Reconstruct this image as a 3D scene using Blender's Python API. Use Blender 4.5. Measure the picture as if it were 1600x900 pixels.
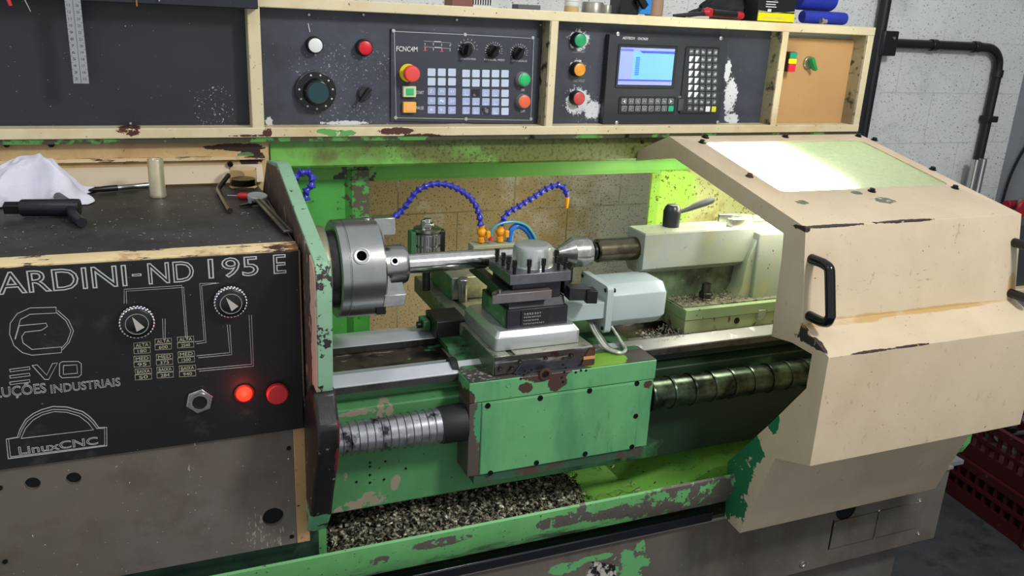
import bpy, bmesh, math, random
from mathutils import Vector, Matrix, noise, geometry
random.seed(7)
for o in list(bpy.data.objects): bpy.data.objects.remove(o)
S = bpy.context.scene
COL = S.collection
PI = math.pi
# ------------------------------------------------------------------ camera
YAW, PIT, ROL, FPX, CH = 0.41011826, 0.31475543, 0.05015062, 1323.74, 1.65
_f = Vector((math.sin(YAW)*math.cos(PIT), math.cos(YAW)*math.cos(PIT), -math.sin(PIT)))
_r = Vector((math.cos(YAW), -math.sin(YAW), 0)); _u = _r.cross(_f)
_c, _s = math.cos(ROL), math.sin(ROL)
R1 = _c*_r + _s*_u; U1 = -_s*_r + _c*_u
CAMP = Vector((0, 0, CH))
cam = bpy.data.cameras.new('camera'); co = bpy.data.objects.new('camera', cam); COL.objects.link(co)
cam.sensor_width = 36; cam.lens = 36*FPX/1600; cam.clip_start = .02
co.matrix_world = Matrix.Translation(CAMP) @ Matrix((( R1.x, U1.x, -_f.x), (R1.y, U1.y, -_f.y), (R1.z, U1.z, -_f.z))).to_4x4()
S.camera = co
# ------------------------------------------------------------------ light
S.view_settings.view_transform = 'Standard'; S.view_settings.look = 'None'
S.view_settings.gamma = 1; S.view_settings.use_curve_mapping = False
S.view_settings.exposure = 0.0
W = bpy.data.worlds.new('world'); S.world = W; W.use_nodes = True
W.node_tree.nodes['Background'].inputs[0].default_value = (.92, .96, 1, 1)
W.node_tree.nodes['Background'].inputs[1].default_value = .74
def area(name, loc, tgt, sx, sy, power, colr=(1, 1, 1)):
    l = bpy.data.lights.new(name, 'AREA'); l.shape = 'RECTANGLE'; l.size = sx; l.size_y = sy; l.energy = power; l.color = colr
    o = bpy.data.objects.new(name, l); COL.objects.link(o); o.location = loc
    o.rotation_euler = (Vector(tgt)-Vector(loc)).to_track_quat('-Z', 'Y').to_euler(); return o
area('ceiling_lamp_right', (1.55, -.1, 2.75), (.9, 1.8, 1.1), .35, .35, 49, (1, .99, .98))
area('ceiling_lamp_left', (-1.0, .5, 3.2), (.4, 1.8, 1.0), 1.2, .4, 9, (.9, .96, 1))

def at(px, py, Y):      # the point on the vertical plane y = Y that a photo measurement refers to
    d = ((px-800)*R1 - (py-450)*U1)/FPX + _f
    return CAMP + d*(Y/d.y)
def atz(px, py, Z):
    d = ((px-800)*R1 - (py-450)*U1)/FPX + _f
    return CAMP + d*((Z-CH)/d.z)

# ------------------------------------------------------------------ materials
def lin(c):
    if isinstance(c, str):
        c = [int(c[i:i+2], 16)/255 for i in (0, 2, 4)]
        c = [x/12.92 if x <= .04045 else ((x+.055)/1.055)**2.4 for x in c]
    return (c[0], c[1], c[2], 1)
def mat(name, base, rough=.5, metal=0, layers=(), var=.0, vscale=6, bump=0, bscale=60, spec=.5, emit=None, es=0, trans=0, ior=1.45, coat=0, aniso=None):
    """layers: dicts col, scale, thr, soft, rough, metal, stretch, masks=[((x,y,z),r or (rx,ry,rz))], k"""
    m = bpy.data.materials.new(name); m.use_nodes = True
    nt = m.node_tree; N = nt.nodes; L = nt.links; b = N['Principled BSDF']
    def node(t, **kw):
        n = N.new(t)
        for k, v in kw.items(): setattr(n, k, v)
        return n
    def mth(op, a, bb=None, cl=False):
        n = node('ShaderNodeMath', operation=op, use_clamp=cl)
        for i, v in enumerate((a, bb)):
            if v is None: continue
            if isinstance(v, (int, float)): n.inputs[i].default_value = v
            else: L.new(v, n.inputs[i])
        return n.outputs[0]
    b.inputs['Base Color'].default_value = lin(base); b.inputs['Roughness'].default_value = rough
    b.inputs['Metallic'].default_value = metal; b.inputs['Specular IOR Level'].default_value = spec
    b.inputs['Transmission Weight'].default_value = trans; b.inputs['IOR'].default_value = ior
    b.inputs['Coat Weight'].default_value = coat
    if emit: b.inputs['Emission Color'].default_value = lin(emit); b.inputs['Emission Strength'].default_value = es
    if not layers and not var and not bump and not aniso: return m
    geo = node('ShaderNodeNewGeometry'); pos = geo.outputs['Position']
    def nz(scale, detail=4, stretch=None, off=0, rgh=.6):
        v = pos
        if stretch or off:
            mp = node('ShaderNodeMapping'); L.new(pos, mp.inputs[0])
            if stretch: mp.inputs['Scale'].default_value = stretch
            mp.inputs['Location'].default_value = (off, off*.7, off*1.3)
            v = mp.outputs[0]
        n = node('ShaderNodeTexNoise'); L.new(v, n.inputs['Vector'])
        n.inputs['Scale'].default_value = scale; n.inputs['Detail'].default_value = detail; n.inputs['Roughness'].default_value = rgh
        return n.outputs[0]
    colr = b.inputs['Base Color'].default_value[:]
    csock = None; rs = None; ms = None
    if var:
        mx = node('ShaderNodeMix', data_type='RGBA'); mx.clamp_factor = True
        L.new(mth('MULTIPLY', mth('SUBTRACT', nz(vscale, 5), .35), 3.3, True), mx.inputs['Factor'])
        mx.inputs['A'].default_value = [x*(1-var) for x in colr[:3]]+[1]
        mx.inputs['B'].default_value = [min(1, x*(1+var)) for x in colr[:3]]+[1]
        csock = mx.outputs['Result']
    for i, ly in enumerate(layers):
        kind = ly.get('kind', 'noise')
        if kind == 'vor':
            v = node('ShaderNodeTexVoronoi'); L.new(pos, v.inputs['Vector']); v.inputs['Scale'].default_value = ly['scale']
            base_n = mth('SUBTRACT', 1, v.outputs['Distance'])
        else:
            base_n = nz(ly.get('scale', 20)*(1.7 if 'masks' in ly and ly.get('soft', .02) < .03 else 1), ly.get('detail', 5), ly.get('stretch'), ly.get('off', 3.1*i+1), ly.get('nr', .65))
        f = base_n
        if 'masks' in ly:
            cur = None
            for (c, r) in ly['masks']:
                if isinstance(r, (int, float)): r = (r, r, r)
                vs = node('ShaderNodeVectorMath', operation='SUBTRACT'); L.new(pos, vs.inputs[0]); vs.inputs[1].default_value = tuple(c)
                vd = node('ShaderNodeVectorMath', operation='DIVIDE'); L.new(vs.outputs[0], vd.inputs[0]); vd.inputs[1].default_value = r
                vl = node('ShaderNodeVectorMath', operation='LENGTH'); L.new(vd.outputs[0], vl.inputs[0])
                o = mth('SUBTRACT', 1, vl.outputs['Value'])
                cur = o if cur is None else mth('MAXIMUM', cur, o)
            cur = mth('MAXIMUM', mth('MINIMUM', cur, ly.get('cap', .30)), -.6)
            f = mth('ADD', f, mth('MULTIPLY', cur, ly.get('k', .6)*.62))
        soft = ly.get('soft', .02)
        mr = node('ShaderNodeMapRange'); mr.clamp = True; L.new(f, mr.inputs[0])
        mr.inputs[1].default_value = ly['thr']-soft; mr.inputs[2].default_value = ly['thr']+soft
        fac = mr.outputs[0]
        if 'amt' in ly: fac = mth('MULTIPLY', fac, ly['amt'])
        mx = node('ShaderNodeMix', data_type='RGBA'); L.new(fac, mx.inputs['Factor'])
        if csock: L.new(csock, mx.inputs['A'])
        else: mx.inputs['A'].default_value = colr
        mx.inputs['B'].default_value = lin(ly['col']); csock = mx.outputs['Result']
        if 'rough' in ly:
            mx = node('ShaderNodeMix'); L.new(fac, mx.inputs['Factor'])
            if rs: L.new(rs, mx.inputs['A'])
            else: mx.inputs['A'].default_value = rough
            mx.inputs['B'].default_value = ly['rough']; rs = mx.outputs['Result']
        if 'metal' in ly:
            mx = node('ShaderNodeMix'); L.new(fac, mx.inputs['Factor'])
            if ms: L.new(ms, mx.inputs['A'])
            else: mx.inputs['A'].default_value = metal
            mx.inputs['B'].default_value = ly['metal']; ms = mx.outputs['Result']
    if csock: L.new(csock, b.inputs['Base Color'])
    if rs: L.new(rs, b.inputs['Roughness'])
    if ms: L.new(ms, b.inputs['Metallic'])
    if bump:
        bn = node('ShaderNodeBump'); bn.inputs['Strength'].default_value = bump; bn.inputs['Distance'].default_value = .004
        L.new(nz(bscale, 6, aniso), bn.inputs['Height']); L.new(bn.outputs[0], b.inputs['Normal'])
    return m
def P(px, py, Y, r): return (tuple(at(px, py, Y)), r)

# ------------------------------------------------------------------ mesh helpers
class MB:
    def __init__(s): s.bm = bmesh.new()
    def box(s, x0, x1, y0, y1, z0, z1):
        v = [s.bm.verts.new((x, y, z)) for x in (x0, x1) for y in (y0, y1) for z in (z0, z1)]
        for f in ((0, 1, 3, 2), (4, 6, 7, 5), (0, 4, 5, 1), (2, 3, 7, 6), (0, 2, 6, 4), (1, 5, 7, 3)): s.bm.faces.new([v[i] for i in f])
        return s
    def prism(s, pts, axis, a, b):      # 2D polygon swept along an axis; x: (y,z)  y: (x,z)  z: (x,y)
        def mk(p, t): return {'x': (t, p[0], p[1]), 'y': (p[0], t, p[1]), 'z': (p[0], p[1], t)}[axis]
        A = [s.bm.verts.new(mk(p, a)) for p in pts]; B = [s.bm.verts.new(mk(p, b)) for p in pts]
        n = len(pts)
        for i in range(n): s.bm.faces.new((A[i], A[(i+1) % n], B[(i+1) % n], B[i]))
        tri = geometry.tessellate_polygon([[Vector((p[0], p[1], 0)) for p in pts]])
        for t in tri:
            s.bm.faces.new([A[i] for i in t]); s.bm.faces.new([B[i] for i in t])
        return s
    def lathe(s, prof, org, axis, n=32, cap=True, a0=0):   # prof: (t along axis, r)
        ax = Vector(axis).normalized(); org = Vector(org)
        e1 = ax.orthogonal().normalized() if abs(ax.z) > .9 else ax.cross(Vector((0, 0, 1))).normalized()
        e2 = ax.cross(e1)
        rings = []
        for t, r in prof:
            if r < 1e-6: rings.append([s.bm.verts.new(org+ax*t)])
            else: rings.append([s.bm.verts.new(org+ax*t+e1*r*math.cos(a0+2*PI*i/n)+e2*r*math.sin(a0+2*PI*i/n)) for i in range(n)])
        for A, B in zip(rings, rings[1:]):
            if len(A) == 1 and len(B) == 1: continue
            for i in range(n):
                j = (i+1) % n
                if len(A) == 1: s.bm.faces.new((A[0], B[j], B[i]))
                elif len(B) == 1: s.bm.faces.new((A[i], A[j], B[0]))
                else: s.bm.faces.new((A[i], A[j], B[j], B[i]))
        if cap:
            if len(rings[0]) > 1: s.bm.faces.new(rings[0][::-1])
            if len(rings[-1]) > 1: s.bm.faces.new(rings[-1])
        return s
    def cyl(s, p0, p1, r0, r1=None, n=24):
        p0, p1 = Vector(p0), Vector(p1); r1 = r0 if r1 is None else r1
        return s.lathe([(0, r0), ((p1-p0).length, r1)], p0, p1-p0, n)
    def tube(s, pts, r, n=8, rf=None):
        pts = [Vector(p) for p in pts]
        d = (pts[1]-pts[0]).normalized(); e = d.orthogonal().normalized(); rings = []
        for i, p in enumerate(pts):
            if i == 0: t = pts[1]-pts[0]
            elif i == len(pts)-1: t = pts[-1]-pts[-2]
            else: t = (pts[i+1]-p).normalized()+(p-pts[i-1]).normalized()
            if t.length < 1e-9: t = d
            t.normalize(); e = (e-t*e.dot(t)).normalized(); g = t.cross(e)
            rr = rf(i) if rf else r
            rings.append([s.bm.verts.new(p+e*rr*math.cos(2*PI*k/n)+g*rr*math.sin(2*PI*k/n)) for k in range(n)])
        for A, B in zip(rings, rings[1:]):
            for k in range(n): s.bm.faces.new((A[k], A[(k+1) % n], B[(k+1) % n], B[k]))
        s.bm.faces.new(rings[0][::-1]); s.bm.faces.new(rings[-1]); return s
    def sphere(s, c, r, u=16, v=10, sc=(1, 1, 1)):
        r_ = bmesh.ops.create_uvsphere(s.bm, u_segments=u, v_segments=v, radius=r)
        for w in r_['verts']: w.co = Vector((w.co.x*sc[0], w.co.y*sc[1], w.co.z*sc[2]))+Vector(c)
        return s
    def quad(s, *p): s.bm.faces.new([s.bm.verts.new(q) for q in p]); return s
    def xf(s, M): bmesh.ops.transform(s.bm, matrix=M, verts=s.bm.verts); return s
    def mesh(s, me):
        s.bm.from_mesh(me); return s
    def build(s, name, m, parent=None, bevel=0, smooth=True, seg=2, solid=0, ang=35, recalc=True, subdiv=0):
        if recalc: bmesh.ops.recalc_face_normals(s.bm, faces=s.bm.faces)
        w = WL.get(parent, Vector((0, 0, 0)))
        if w.length: bmesh.ops.translate(s.bm, vec=-w, verts=s.bm.verts)
        me = bpy.data.meshes.new(name); s.bm.to_mesh(me); s.bm.free()
        o = bpy.data.objects.new(name, me); COL.objects.link(o); me.materials.append(m)
        if smooth:
            for p in me.polygons: p.use_smooth = True
            me.set_sharp_from_angle(angle=math.radians(ang))
        if solid:
            md = o.modifiers.new('solid', 'SOLIDIFY'); md.thickness = solid; md.offset = -1 if solid > 0 else 1
        if bevel:
            md = o.modifiers.new('bevel', 'BEVEL'); md.width = bevel; md.segments = seg; md.limit_method = 'ANGLE'; md.angle_limit = math.radians(40)
            md.harden_normals = False
        if subdiv:
            md = o.modifiers.new('sub', 'SUBSURF'); md.levels = subdiv; md.render_levels = subdiv
        if parent: o.parent = parent; WL[o] = w.copy()
        else: WL[o] = Vector((0, 0, 0))
        return o
WL = {}
def tag(o, label, cat=None, group=None, kind=None):
    o['label'] = label
    if cat: o['category'] = cat
    if group: o['group'] = group
    if kind: o['kind'] = kind
    return o
def thing(name, label, cat, loc, group=None):
    o = bpy.data.objects.new(name, None); COL.objects.link(o); o.location = loc; o.empty_display_size = .02
    tag(o, label, cat, group); WL[o] = Vector(loc); return o
def struct(o): o['kind'] = 'structure'; return o
def dup(o, off, parent=None):        # a copy of a part (with its sub-parts) at an offset
    c = o.copy(); COL.objects.link(c)
    if parent is not None or o.parent: c.parent = parent or o.parent
    c.location = o.location + Vector(off); WL[c] = WL.get(o, Vector())
    for ch in list(o.children):
        d = ch.copy(); COL.objects.link(d); d.parent = c
    return c

def text_mb(mb, s, x0, x1, z0, z1, Y, outline=0, fill=True, depth=.0006, shear=0, thick=0):
    cu = bpy.data.curves.new('t', 'FONT'); cu.body = s; cu.size = 1; cu.resolution_u = 3
    cu.offset = thick
    if outline: cu.fill_mode = 'NONE'; cu.bevel_depth = .02; cu.bevel_resolution = 0
    o = bpy.data.objects.new('t', cu); COL.objects.link(o)
    dg = bpy.context.evaluated_depsgraph_get(); me = bpy.data.meshes.new_from_object(o.evaluated_get(dg))
    bpy.data.objects.remove(o)
    if not me.vertices: return mb
    xs = [v.co.x for v in me.vertices]; ys = [v.co.y for v in me.vertices]
    a, b, c, d = min(xs), max(xs), min(ys), max(ys)
    sx = (x1-x0)/max(b-a, 1e-4); sy = (z1-z0)/max(d-c, 1e-4)
    for v in me.vertices:
        x, y, z = v.co
        v.co = (x0+(x-a)*sx+shear*(y-c)*sy, Y-(.0003+z*.02 if outline else depth), z0+(y-c)*sy)
    mb.mesh(me); bpy.data.meshes.remove(me); return mb
def text_px(mb, s, px0, px1, pyt, pyb, Y, off=.001, **kw):      # a word lettered on the plane y = Y
    m = (pyt+pyb)/2; a = at(px0, m, Y); b = at(px1, m, Y)
    zt = at((px0+px1)/2, pyt, Y).z; zb = at((px0+px1)/2, pyb, Y).z
    return text_mb(mb, s, a.x, b.x, zb, zt, Y-off, **kw)
def line_px(mb, pts, Y, r=.0008, off=.0005, n=4):
    return mb.tube([at(x, y, Y)-Vector((0, off, 0)) for x, y in pts], r, n)
def catmull(pts, k=8):
    pts = [Vector(p) for p in pts]; P_ = [2*pts[0]-pts[1]]+pts+[2*pts[-1]-pts[-2]]; out = []
    for i in range(1, len(P_)-2):
        a, b, c, d = P_[i-1:i+3]
        for j in range(k):
            t = j/k; out.append(.5*((2*b)+(c-a)*t+(2*a-5*b+4*c-d)*t*t+(3*b-a-3*c+d)*t**3))
    out.append(pts[-1]); return out
def rrect(x0, x1, z0, z1, r, n=4):
    o = []
    for cx, cz, a in ((x1-r, z1-r, 0), (x0+r, z1-r, 90), (x0+r, z0+r, 180), (x1-r, z0+r, 270)):
        for i in range(n+1):
            t = math.radians(a+90*i/n); o.append((cx+r*math.cos(t), cz+r*math.sin(t)))
    return o

# ------------------------------------------------------------------ palette
CREAM = 'c2b196'; GREEN = '5f9f68'; DIRT = '2b211c'; RUST = '4a2a20'; BARE = '5f5650'
chips = dict(col='cfd2d6', kind='noise', scale=260, thr=.74, soft=.01, detail=2)
m_hole = mat('hole_black', '020202', .9, spec=.05)
m_dark = mat('black_plastic', '0c0c0e', .35)
m_rubber = mat('black_rubber', '111112', .6)
m_steel = mat('brushed_steel', 'a9a9a6', .28, 1, var=.12, vscale=40, bump=.06, bscale=300)
m_ground = mat('ground_steel', 'c8c9c6', .2, 1, var=.06)
m_dsteel = mat('oily_steel', '4b4a48', .38, 1, var=.25, vscale=30, bump=.08, bscale=150)
m_screw = mat('blackened_screw', '1d1c1c', .4, .6)
m_zinc = mat('zinc_screw', 'b8b8b4', .35, .9)
m_white = mat('white_ink', 'c8cacb', .5)
m_engr = mat('engraved_line', 'a9a9a6', .6)
# ================================================================== the room
YW, XW = 2.55, 3.4
m_wall = mat('painted_blocks', 'd3d4d3', .75, var=.06, vscale=3, bump=.35, bscale=70, layers=[
    dict(col='5d6265', scale=110, thr=.635, soft=.025, detail=3, stretch=(1, 1, 1.9)),
    dict(col='8b8f90', scale=4, thr=.66, soft=.12, amt=.5),
    dict(col='a58c58', scale=9, thr=.48, soft=.16, k=1.2, masks=[((.45, 2.55, .9), (.85, 1, .5))], amt=.9),
    dict(col='3a2c1c', scale=150, thr=.68, soft=.03, detail=3, k=.4, masks=[((.5, 2.55, 1.0), (1.3, 1, .6))], amt=.9)])
def wall_blocks():
    mb = MB(); mb.box(-1.6, XW+.12, YW, YW+.14, 0, 3.1)
    return mb
wb = struct(wall_blocks().build('wall_back', m_wall))
mj = mat('mortar_joint', 'c3c5c5', .85, var=.12, vscale=12, bump=.4, bscale=90, layers=[dict(col='7d7352', scale=9, thr=.6, soft=.14, k=1.2, masks=[((.45, 2.55, 1.0), (1.15, 1, .6))])])
mb = MB(); z = .02; k = 0
while z < 2.9:
    mb.box(-1.55, XW, YW-.0008, YW+.002, z, z+.004)
    x = -1.5+(.2 if k % 2 else 0)
    while x < XW:
        mb.box(x, x+.004, YW-.0008, YW+.002, z+.004, z+.2); x += .4
    z += .2; k += 1
tag(mb.build('mortar_joint', mj, wb, smooth=False), 'recessed grey joints between the painted blocks')
m_wr = mat('grey_partition', '7f8589', .6, var=.1, vscale=3, layers=[dict(col='5c6164', scale=5, thr=.62, soft=.08, amt=.6)])
wr = struct(MB().box(XW, XW+.08, -1.2, YW, 0, 3.1).build('wall_right', m_wr))
struct(MB().prism([(-1.2, -1.2), (XW+.1, -1.2), (XW+.1, YW+.1), (-1.2, YW+.1)], 'z', -.05, 0).build('floor', mat('floor_paint', '34373a', .55, var=.2, vscale=9, bump=.1, layers=[
    dict(col='1f2122', scale=14, thr=.6, soft=.1), dict(col='55534e', scale=60, thr=.7, soft=.03)])))
t = MB().tube(catmull([(XW-.012, 2.40, 1.5), (XW-.012, 2.43, 1.3), (XW-.012, 2.50, 1.05), (XW-.014, 2.5, .6), (XW-.014, 2.5, .3)]), .006).build('wall_cable', m_rubber)
tag(t, 'thin black cable running diagonally down the grey partition at far right', 'cable')

# conduit
m_pipe = mat('black_conduit', '15171b', .35, var=.1)
c = thing('conduit_pipe', 'black plastic conduit running right from console end then bending down the wall', 'pipe', (3.2, YW-.02, 0))
yp = YW-.026
pts = [at(1386, 66, yp), at(1455, 69, yp), at(1520, 74, yp)]
bend = [at(1534, 76, yp), at(1545, 82, yp), at(1551, 95, yp), at(1552, 108, yp)]
MB().tube([Vector((2.56, yp, 1.605)), Vector((3.08, yp, 1.605))]+catmull([(3.08, yp, 1.605), (3.15, yp, 1.598), (3.195, yp, 1.562), (3.21, yp, 1.50)])+[Vector((3.21, yp, 1.4)), Vector((3.21, yp, 0.03))], .0185, 14).build('tube', m_pipe, c)
sc = None
for a, b in (((2.81, yp, 1.605), (2.84, yp, 1.605)), ((3.04, yp, 1.605), (3.07, yp, 1.605)), ((3.21, yp, 1.52), (3.21, yp, 1.49))):
    MB().cyl(a, b, .0225).build('coupling', m_pipe, c, bevel=.002)
b_ = MB().box(3.185, 3.24, yp-.028, yp+.02, 1.31, 1.335).build('pipe_clip', m_pipe, c, bevel=.003)
c2 = thing('riser_pipe', 'black upright pipe on the wall rising above the right end of the console', 'pipe', (2.53, YW-.02, 1.6))
MB().tube([(2.545, yp, .05), (2.545, yp, 2.3)], .021, 14).build('tube', m_pipe, c2)
MB().box(2.535, 2.605, yp-.035, yp+.02, 1.56, 1.65).build('junction_box', m_pipe, c2, bevel=.004)
MB().cyl((2.58, yp-.04, 1.625), (2.58, yp-.035, 1.625), .005).build('box_screw', m_zinc, c2)

# two steel tubes standing by the wall, red crates, control box
g = 'steel tubes behind the hood'
for i, (x, h) in enumerate(((3.135, 1.163), (3.175, 1.165))):
    t = MB().lathe([(0, .0155), (h, .0155), (h, .012), (h-.04, .012)], (x, YW-.075, 0), (0, 0, 1), 20, cap=False).build('steel_tube', m_ground)
    tag(t, ('left' if i == 0 else 'right')+' one of the two bright steel tubes standing against the wall', 'tube', g)
m_crate = mat('red_crate_plastic', '3f0f13', .45, var=.1, layers=[dict(col='6d6a66', scale=20, thr=.68, soft=.03, amt=.7)])
def crate(x, y, z, rz, label, L=.62, Wd=.40, H=.2):
    t = thing('plastic_crate', label, 'crate', (x, y, z), 'red crates on the floor')
    M = Matrix.Translation((x, y, z)) @ Matrix.Rotation(rz, 4, 'Z')
    fl = MB().box(0, L, 0, Wd, 0, .012); fl.xf(M).build('crate_bottom', m_crate, t)
    for nm, (p, q, horiz) in {'a': ((0, 0), (L, 0), 1), 'b': ((0, Wd), (L, Wd), 1), 'c': ((0, 0), (0, Wd), 0), 'd': ((L, 0), (L, Wd), 0)}.items():
        mb = MB(); n = 14 if horiz else 9; ln = L if horiz else Wd
        def bx(u0, u1, z0, z1, th=.006):
            if horiz: mb.box(u0, u1, p[1]-th, p[1]+th, z0, z1)
            else: mb.box(p[0]-th, p[0]+th, u0, u1, z0, z1)
        bx(0, ln, 0, .055); bx(0, ln, H-.03, H, .010); bx(0, ln, H*.52, H*.52+.014, .009)
        for i in range(n+1):
            u = (ln-.012)*i/n; bx(u, u+.012, .055, H-.03, .006)
        for u in (0, ln-.03): bx(u, u+.03, 0, H, .012)
        mb.xf(M).build('crate_side', m_crate, t, smooth=False)
    return t
crate(2.98, 1.50, 0, math.radians(82), 'dark red slatted crate lowest on the floor beside the machine', L=.62, Wd=.36, H=.17)
crate(2.985, 1.51, .172, math.radians(82), 'dark red slatted crate stacked on top of the lower crate', L=.60, Wd=.35, H=.17)
mb = MB(); random.seed(3)
for i in range(26):
    x = 3.0-random.uniform(-.02, -.3)-.0; y = random.uniform(1.95, 2.4)
    x = random.uniform(2.68, 2.94)+.08; y -= .35
    mb.lathe([(0, random.uniform(.012, .02)), (random.uniform(.05, .1), .015)], (x, y, .19+random.uniform(0, .02)), (random.uniform(-1, 1), random.uniform(-1, 1), .15), 10)
tag(mb.build('scrap_pieces', m_dsteel), 'grey metal offcuts lying in the upper red crate', 'metal scrap', kind='stuff')
m_box = mat('dark_grey_enamel', '2c2e30', .4, var=.1)
t = thing('terminal_box', 'dark grey box with pale bottom edge behind the right handle of the hood', 'terminal box', (2.0, 1.6, .48))
MB().box(1.86, 2.25, 1.52, 1.78, .99, 1.17).build('box_body', m_box, t, bevel=.004)
MB().box(1.86, 2.25, 1.50, 1.53, .96, .99).build('box_trim', mat('cabinet_trim', 'b5a888', .5), t, bevel=.004)
MB().box(1.985, 2.025, 1.56, 1.72, .48, .99).build('support_post', mat('post_grey', '6c7a6c', .5), t, bevel=.002)

t = thing('red_valve', 'small red valve with handwheel on the wall at the right edge', 'valve', (3.33, 2.4, 1.0))
MB().cyl((3.30, 2.42, .975), (3.40, 2.42, .975), .02).build('valve_body', mat('red_valve_paint', '8e1823', .4), t, bevel=.002)
MB().cyl((3.33, 2.38, 1.01), (3.33, 2.38, .945), .012).build('valve_stem', m_zinc, t)
MB().lathe([(-.008, .035), (0, .04), (.008, .035)], (3.33, 2.36, .975), (0, 1, 0), 18).build('handwheel', mat('red_valve_paint2', 'a01c28', .4), t)

# ================================================================== machine cabinet
m_base = mat('worn_grey_enamel', '605951', .55, var=.16, vscale=5, bump=.06, layers=[
    dict(col='463d35', scale=7, thr=.56, soft=.1, amt=.7, stretch=(1, 1, .35)),
    dict(col='6d6e6b', scale=3, thr=.58, soft=.1, amt=.5),
    dict(col='5fa065', scale=18, thr=.60, soft=.006, k=.95, masks=[P(985, 885, 1.47, (.055, .1, .06)), P(1000, 860, 1.47, (.02, .1, .03)), P(880, 888, 1.47, (.05, .1, .018)), P(930, 872, 1.47, (.05, .1, .01))]),
    dict(col='c9c4ba', scale=150, thr=.735, soft=.01, detail=2)])
cab = thing('machine_base', 'grey lower cabinet of the lathe under the green chip tray', 'cabinet', (.9, 1.47, 0))
MB().box(-.6, 2.03, 1.47, 2.10, .24, .478).build('cabinet_body', m_base, cab, bevel=.004)
MB().box(-.55, 1.96, 1.53, 2.05, 0, .24).build('plinth', m_base, cab)
MB().box(-.6, 1.20, 1.452, 1.475, .484, .512).build('rail', mat('glossy_black_rail', '14161c', .22, coat=.3), cab, bevel=.005)
MB().box(-.6, 2.03, 1.462, 1.475, .476, .4835).build('bright_edge', mat('worn_edge_steel', 'a8a29a', .4, .5), cab)
MB().prism([(1.62, .30), (1.94, .30), (1.94, .385), (1.62, .385)], 'y', 1.466, 1.4705).build('access_plate', m_base, cab)
MB().box(1.617, 1.6195, 1.4685, 1.4715, .295, .39).build('panel_gap', m_dark, cab)
MB().box(1.775, 1.777, 1.4655, 1.467, .30, .385).build('panel_seam', m_dark, cab)
for x, z in ((1.535, .27), (1.99, .455), (1.955, .275), (1.93, .39), (1.78, .385), (1.78, .302)):
    r = .0095 if z < .28 and x < 1.6 else .005
    MB().lathe([(0, r), (.003, r), (.004, r*.7), (.002, r*.5), (.002, 0)], (x, 1.470, z), (0, -1, 0), 16).build('panel_screw', m_zinc, cab)
MB().lathe([(0, .034), (.0015, .034), (.0015, .031), (-.02, .031), (-.02, 0)], (at(1322, 795, 1.47)), (0, -1, 0), 28).build('cable_hole', m_dark, cab)
tag(MB().prism([(at(x, y, 1.47).x, at(x, y, 1.47).z) for x, y in ((925, 877), (960, 882), (962, 900), (915, 900))], 'y', 1.4665, 1.4705).build('worn_label', mat('scuffed_sticker', 'b5afa6', .6, layers=[dict(col='141415', scale=70, thr=.5, soft=.03)]), cab, smooth=False), 'scuffed white sticker patch')
MB().box(2.03, 2.12, 1.50, 1.62, .455, .468).build('side_bracket', mat('bracket_zinc', '9aa0a2', .4, .6), cab)

# ================================================================== chip tray
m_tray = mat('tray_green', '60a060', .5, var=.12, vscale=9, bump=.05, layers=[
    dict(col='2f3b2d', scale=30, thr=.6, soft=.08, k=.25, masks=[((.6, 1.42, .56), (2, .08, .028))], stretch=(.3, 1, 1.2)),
    dict(col='575049', scale=18, thr=.62, soft=.006, k=.9, nr=.7, masks=[P(1060, 780, 1.40, (.2, .1, .05)), P(1130, 765, 1.40, (.2, .1, .09)), ((1.45, 1.40, .6), (.42, .15, .12)), P(880, 812, 1.40, (.09, .1, .018)), P(900, 795, 1.40, (.03, .1, .02)), P(690, 845, 1.40, (.09, .1, .013)), P(590, 875, 1.4, (.03, .05, .012)), P(960, 800, 1.4, (.08, .05, .02))]),
    dict(col='191d16', scale=120, thr=.70, soft=.02, detail=2)])
m_traylit = mat('tray_green_lit', '74b04a', .45, var=.12, layers=[  # brighter, yellower than the lip: lamplight in the tray mixed into the colour
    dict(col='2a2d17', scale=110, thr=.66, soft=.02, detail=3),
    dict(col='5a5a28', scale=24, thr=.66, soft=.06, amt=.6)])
tray = thing('chip_tray', 'green chip tray with peeling front lip above the grey cabinet', 'tray', (.9, 1.45, .48))
lipp = [(1.404, .644), (1.398, .6465), (1.394, .644), (1.394, .602), (1.414, .560), (1.45, .535), (1.50, .515), (1.50, .511), (1.452, .529), (1.424, .545), (1.410, .562), (1.400, .604)]
lipp = [(1.40, .6465), (1.396, .643), (1.396, .602), (1.412, .566), (1.45, .545), (1.50, .515), (1.52, .520), (1.46, .551), (1.418, .571), (1.4035, .604), (1.4035, .643)]
MB().prism(lipp, 'x', -.6, 1.98).build('lip', m_tray, tray)
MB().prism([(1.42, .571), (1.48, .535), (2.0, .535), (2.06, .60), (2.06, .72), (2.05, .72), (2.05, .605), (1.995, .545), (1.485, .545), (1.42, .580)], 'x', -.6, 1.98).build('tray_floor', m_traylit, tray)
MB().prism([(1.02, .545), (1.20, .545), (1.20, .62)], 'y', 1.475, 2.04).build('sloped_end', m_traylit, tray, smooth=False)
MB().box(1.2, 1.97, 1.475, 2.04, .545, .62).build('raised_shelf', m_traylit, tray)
MB().box(.245, .262, 1.47, 2.04, .545, .66).build('left_end', m_tray, tray)
MB().box(-.6, .24, 1.43, 2.0, .545, .70).build('left_apron', mat('dark_green_apron', '24402f', .5, var=.2, layers=[dict(col='161814', scale=12, thr=.6, soft=.1)]), tray)

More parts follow.
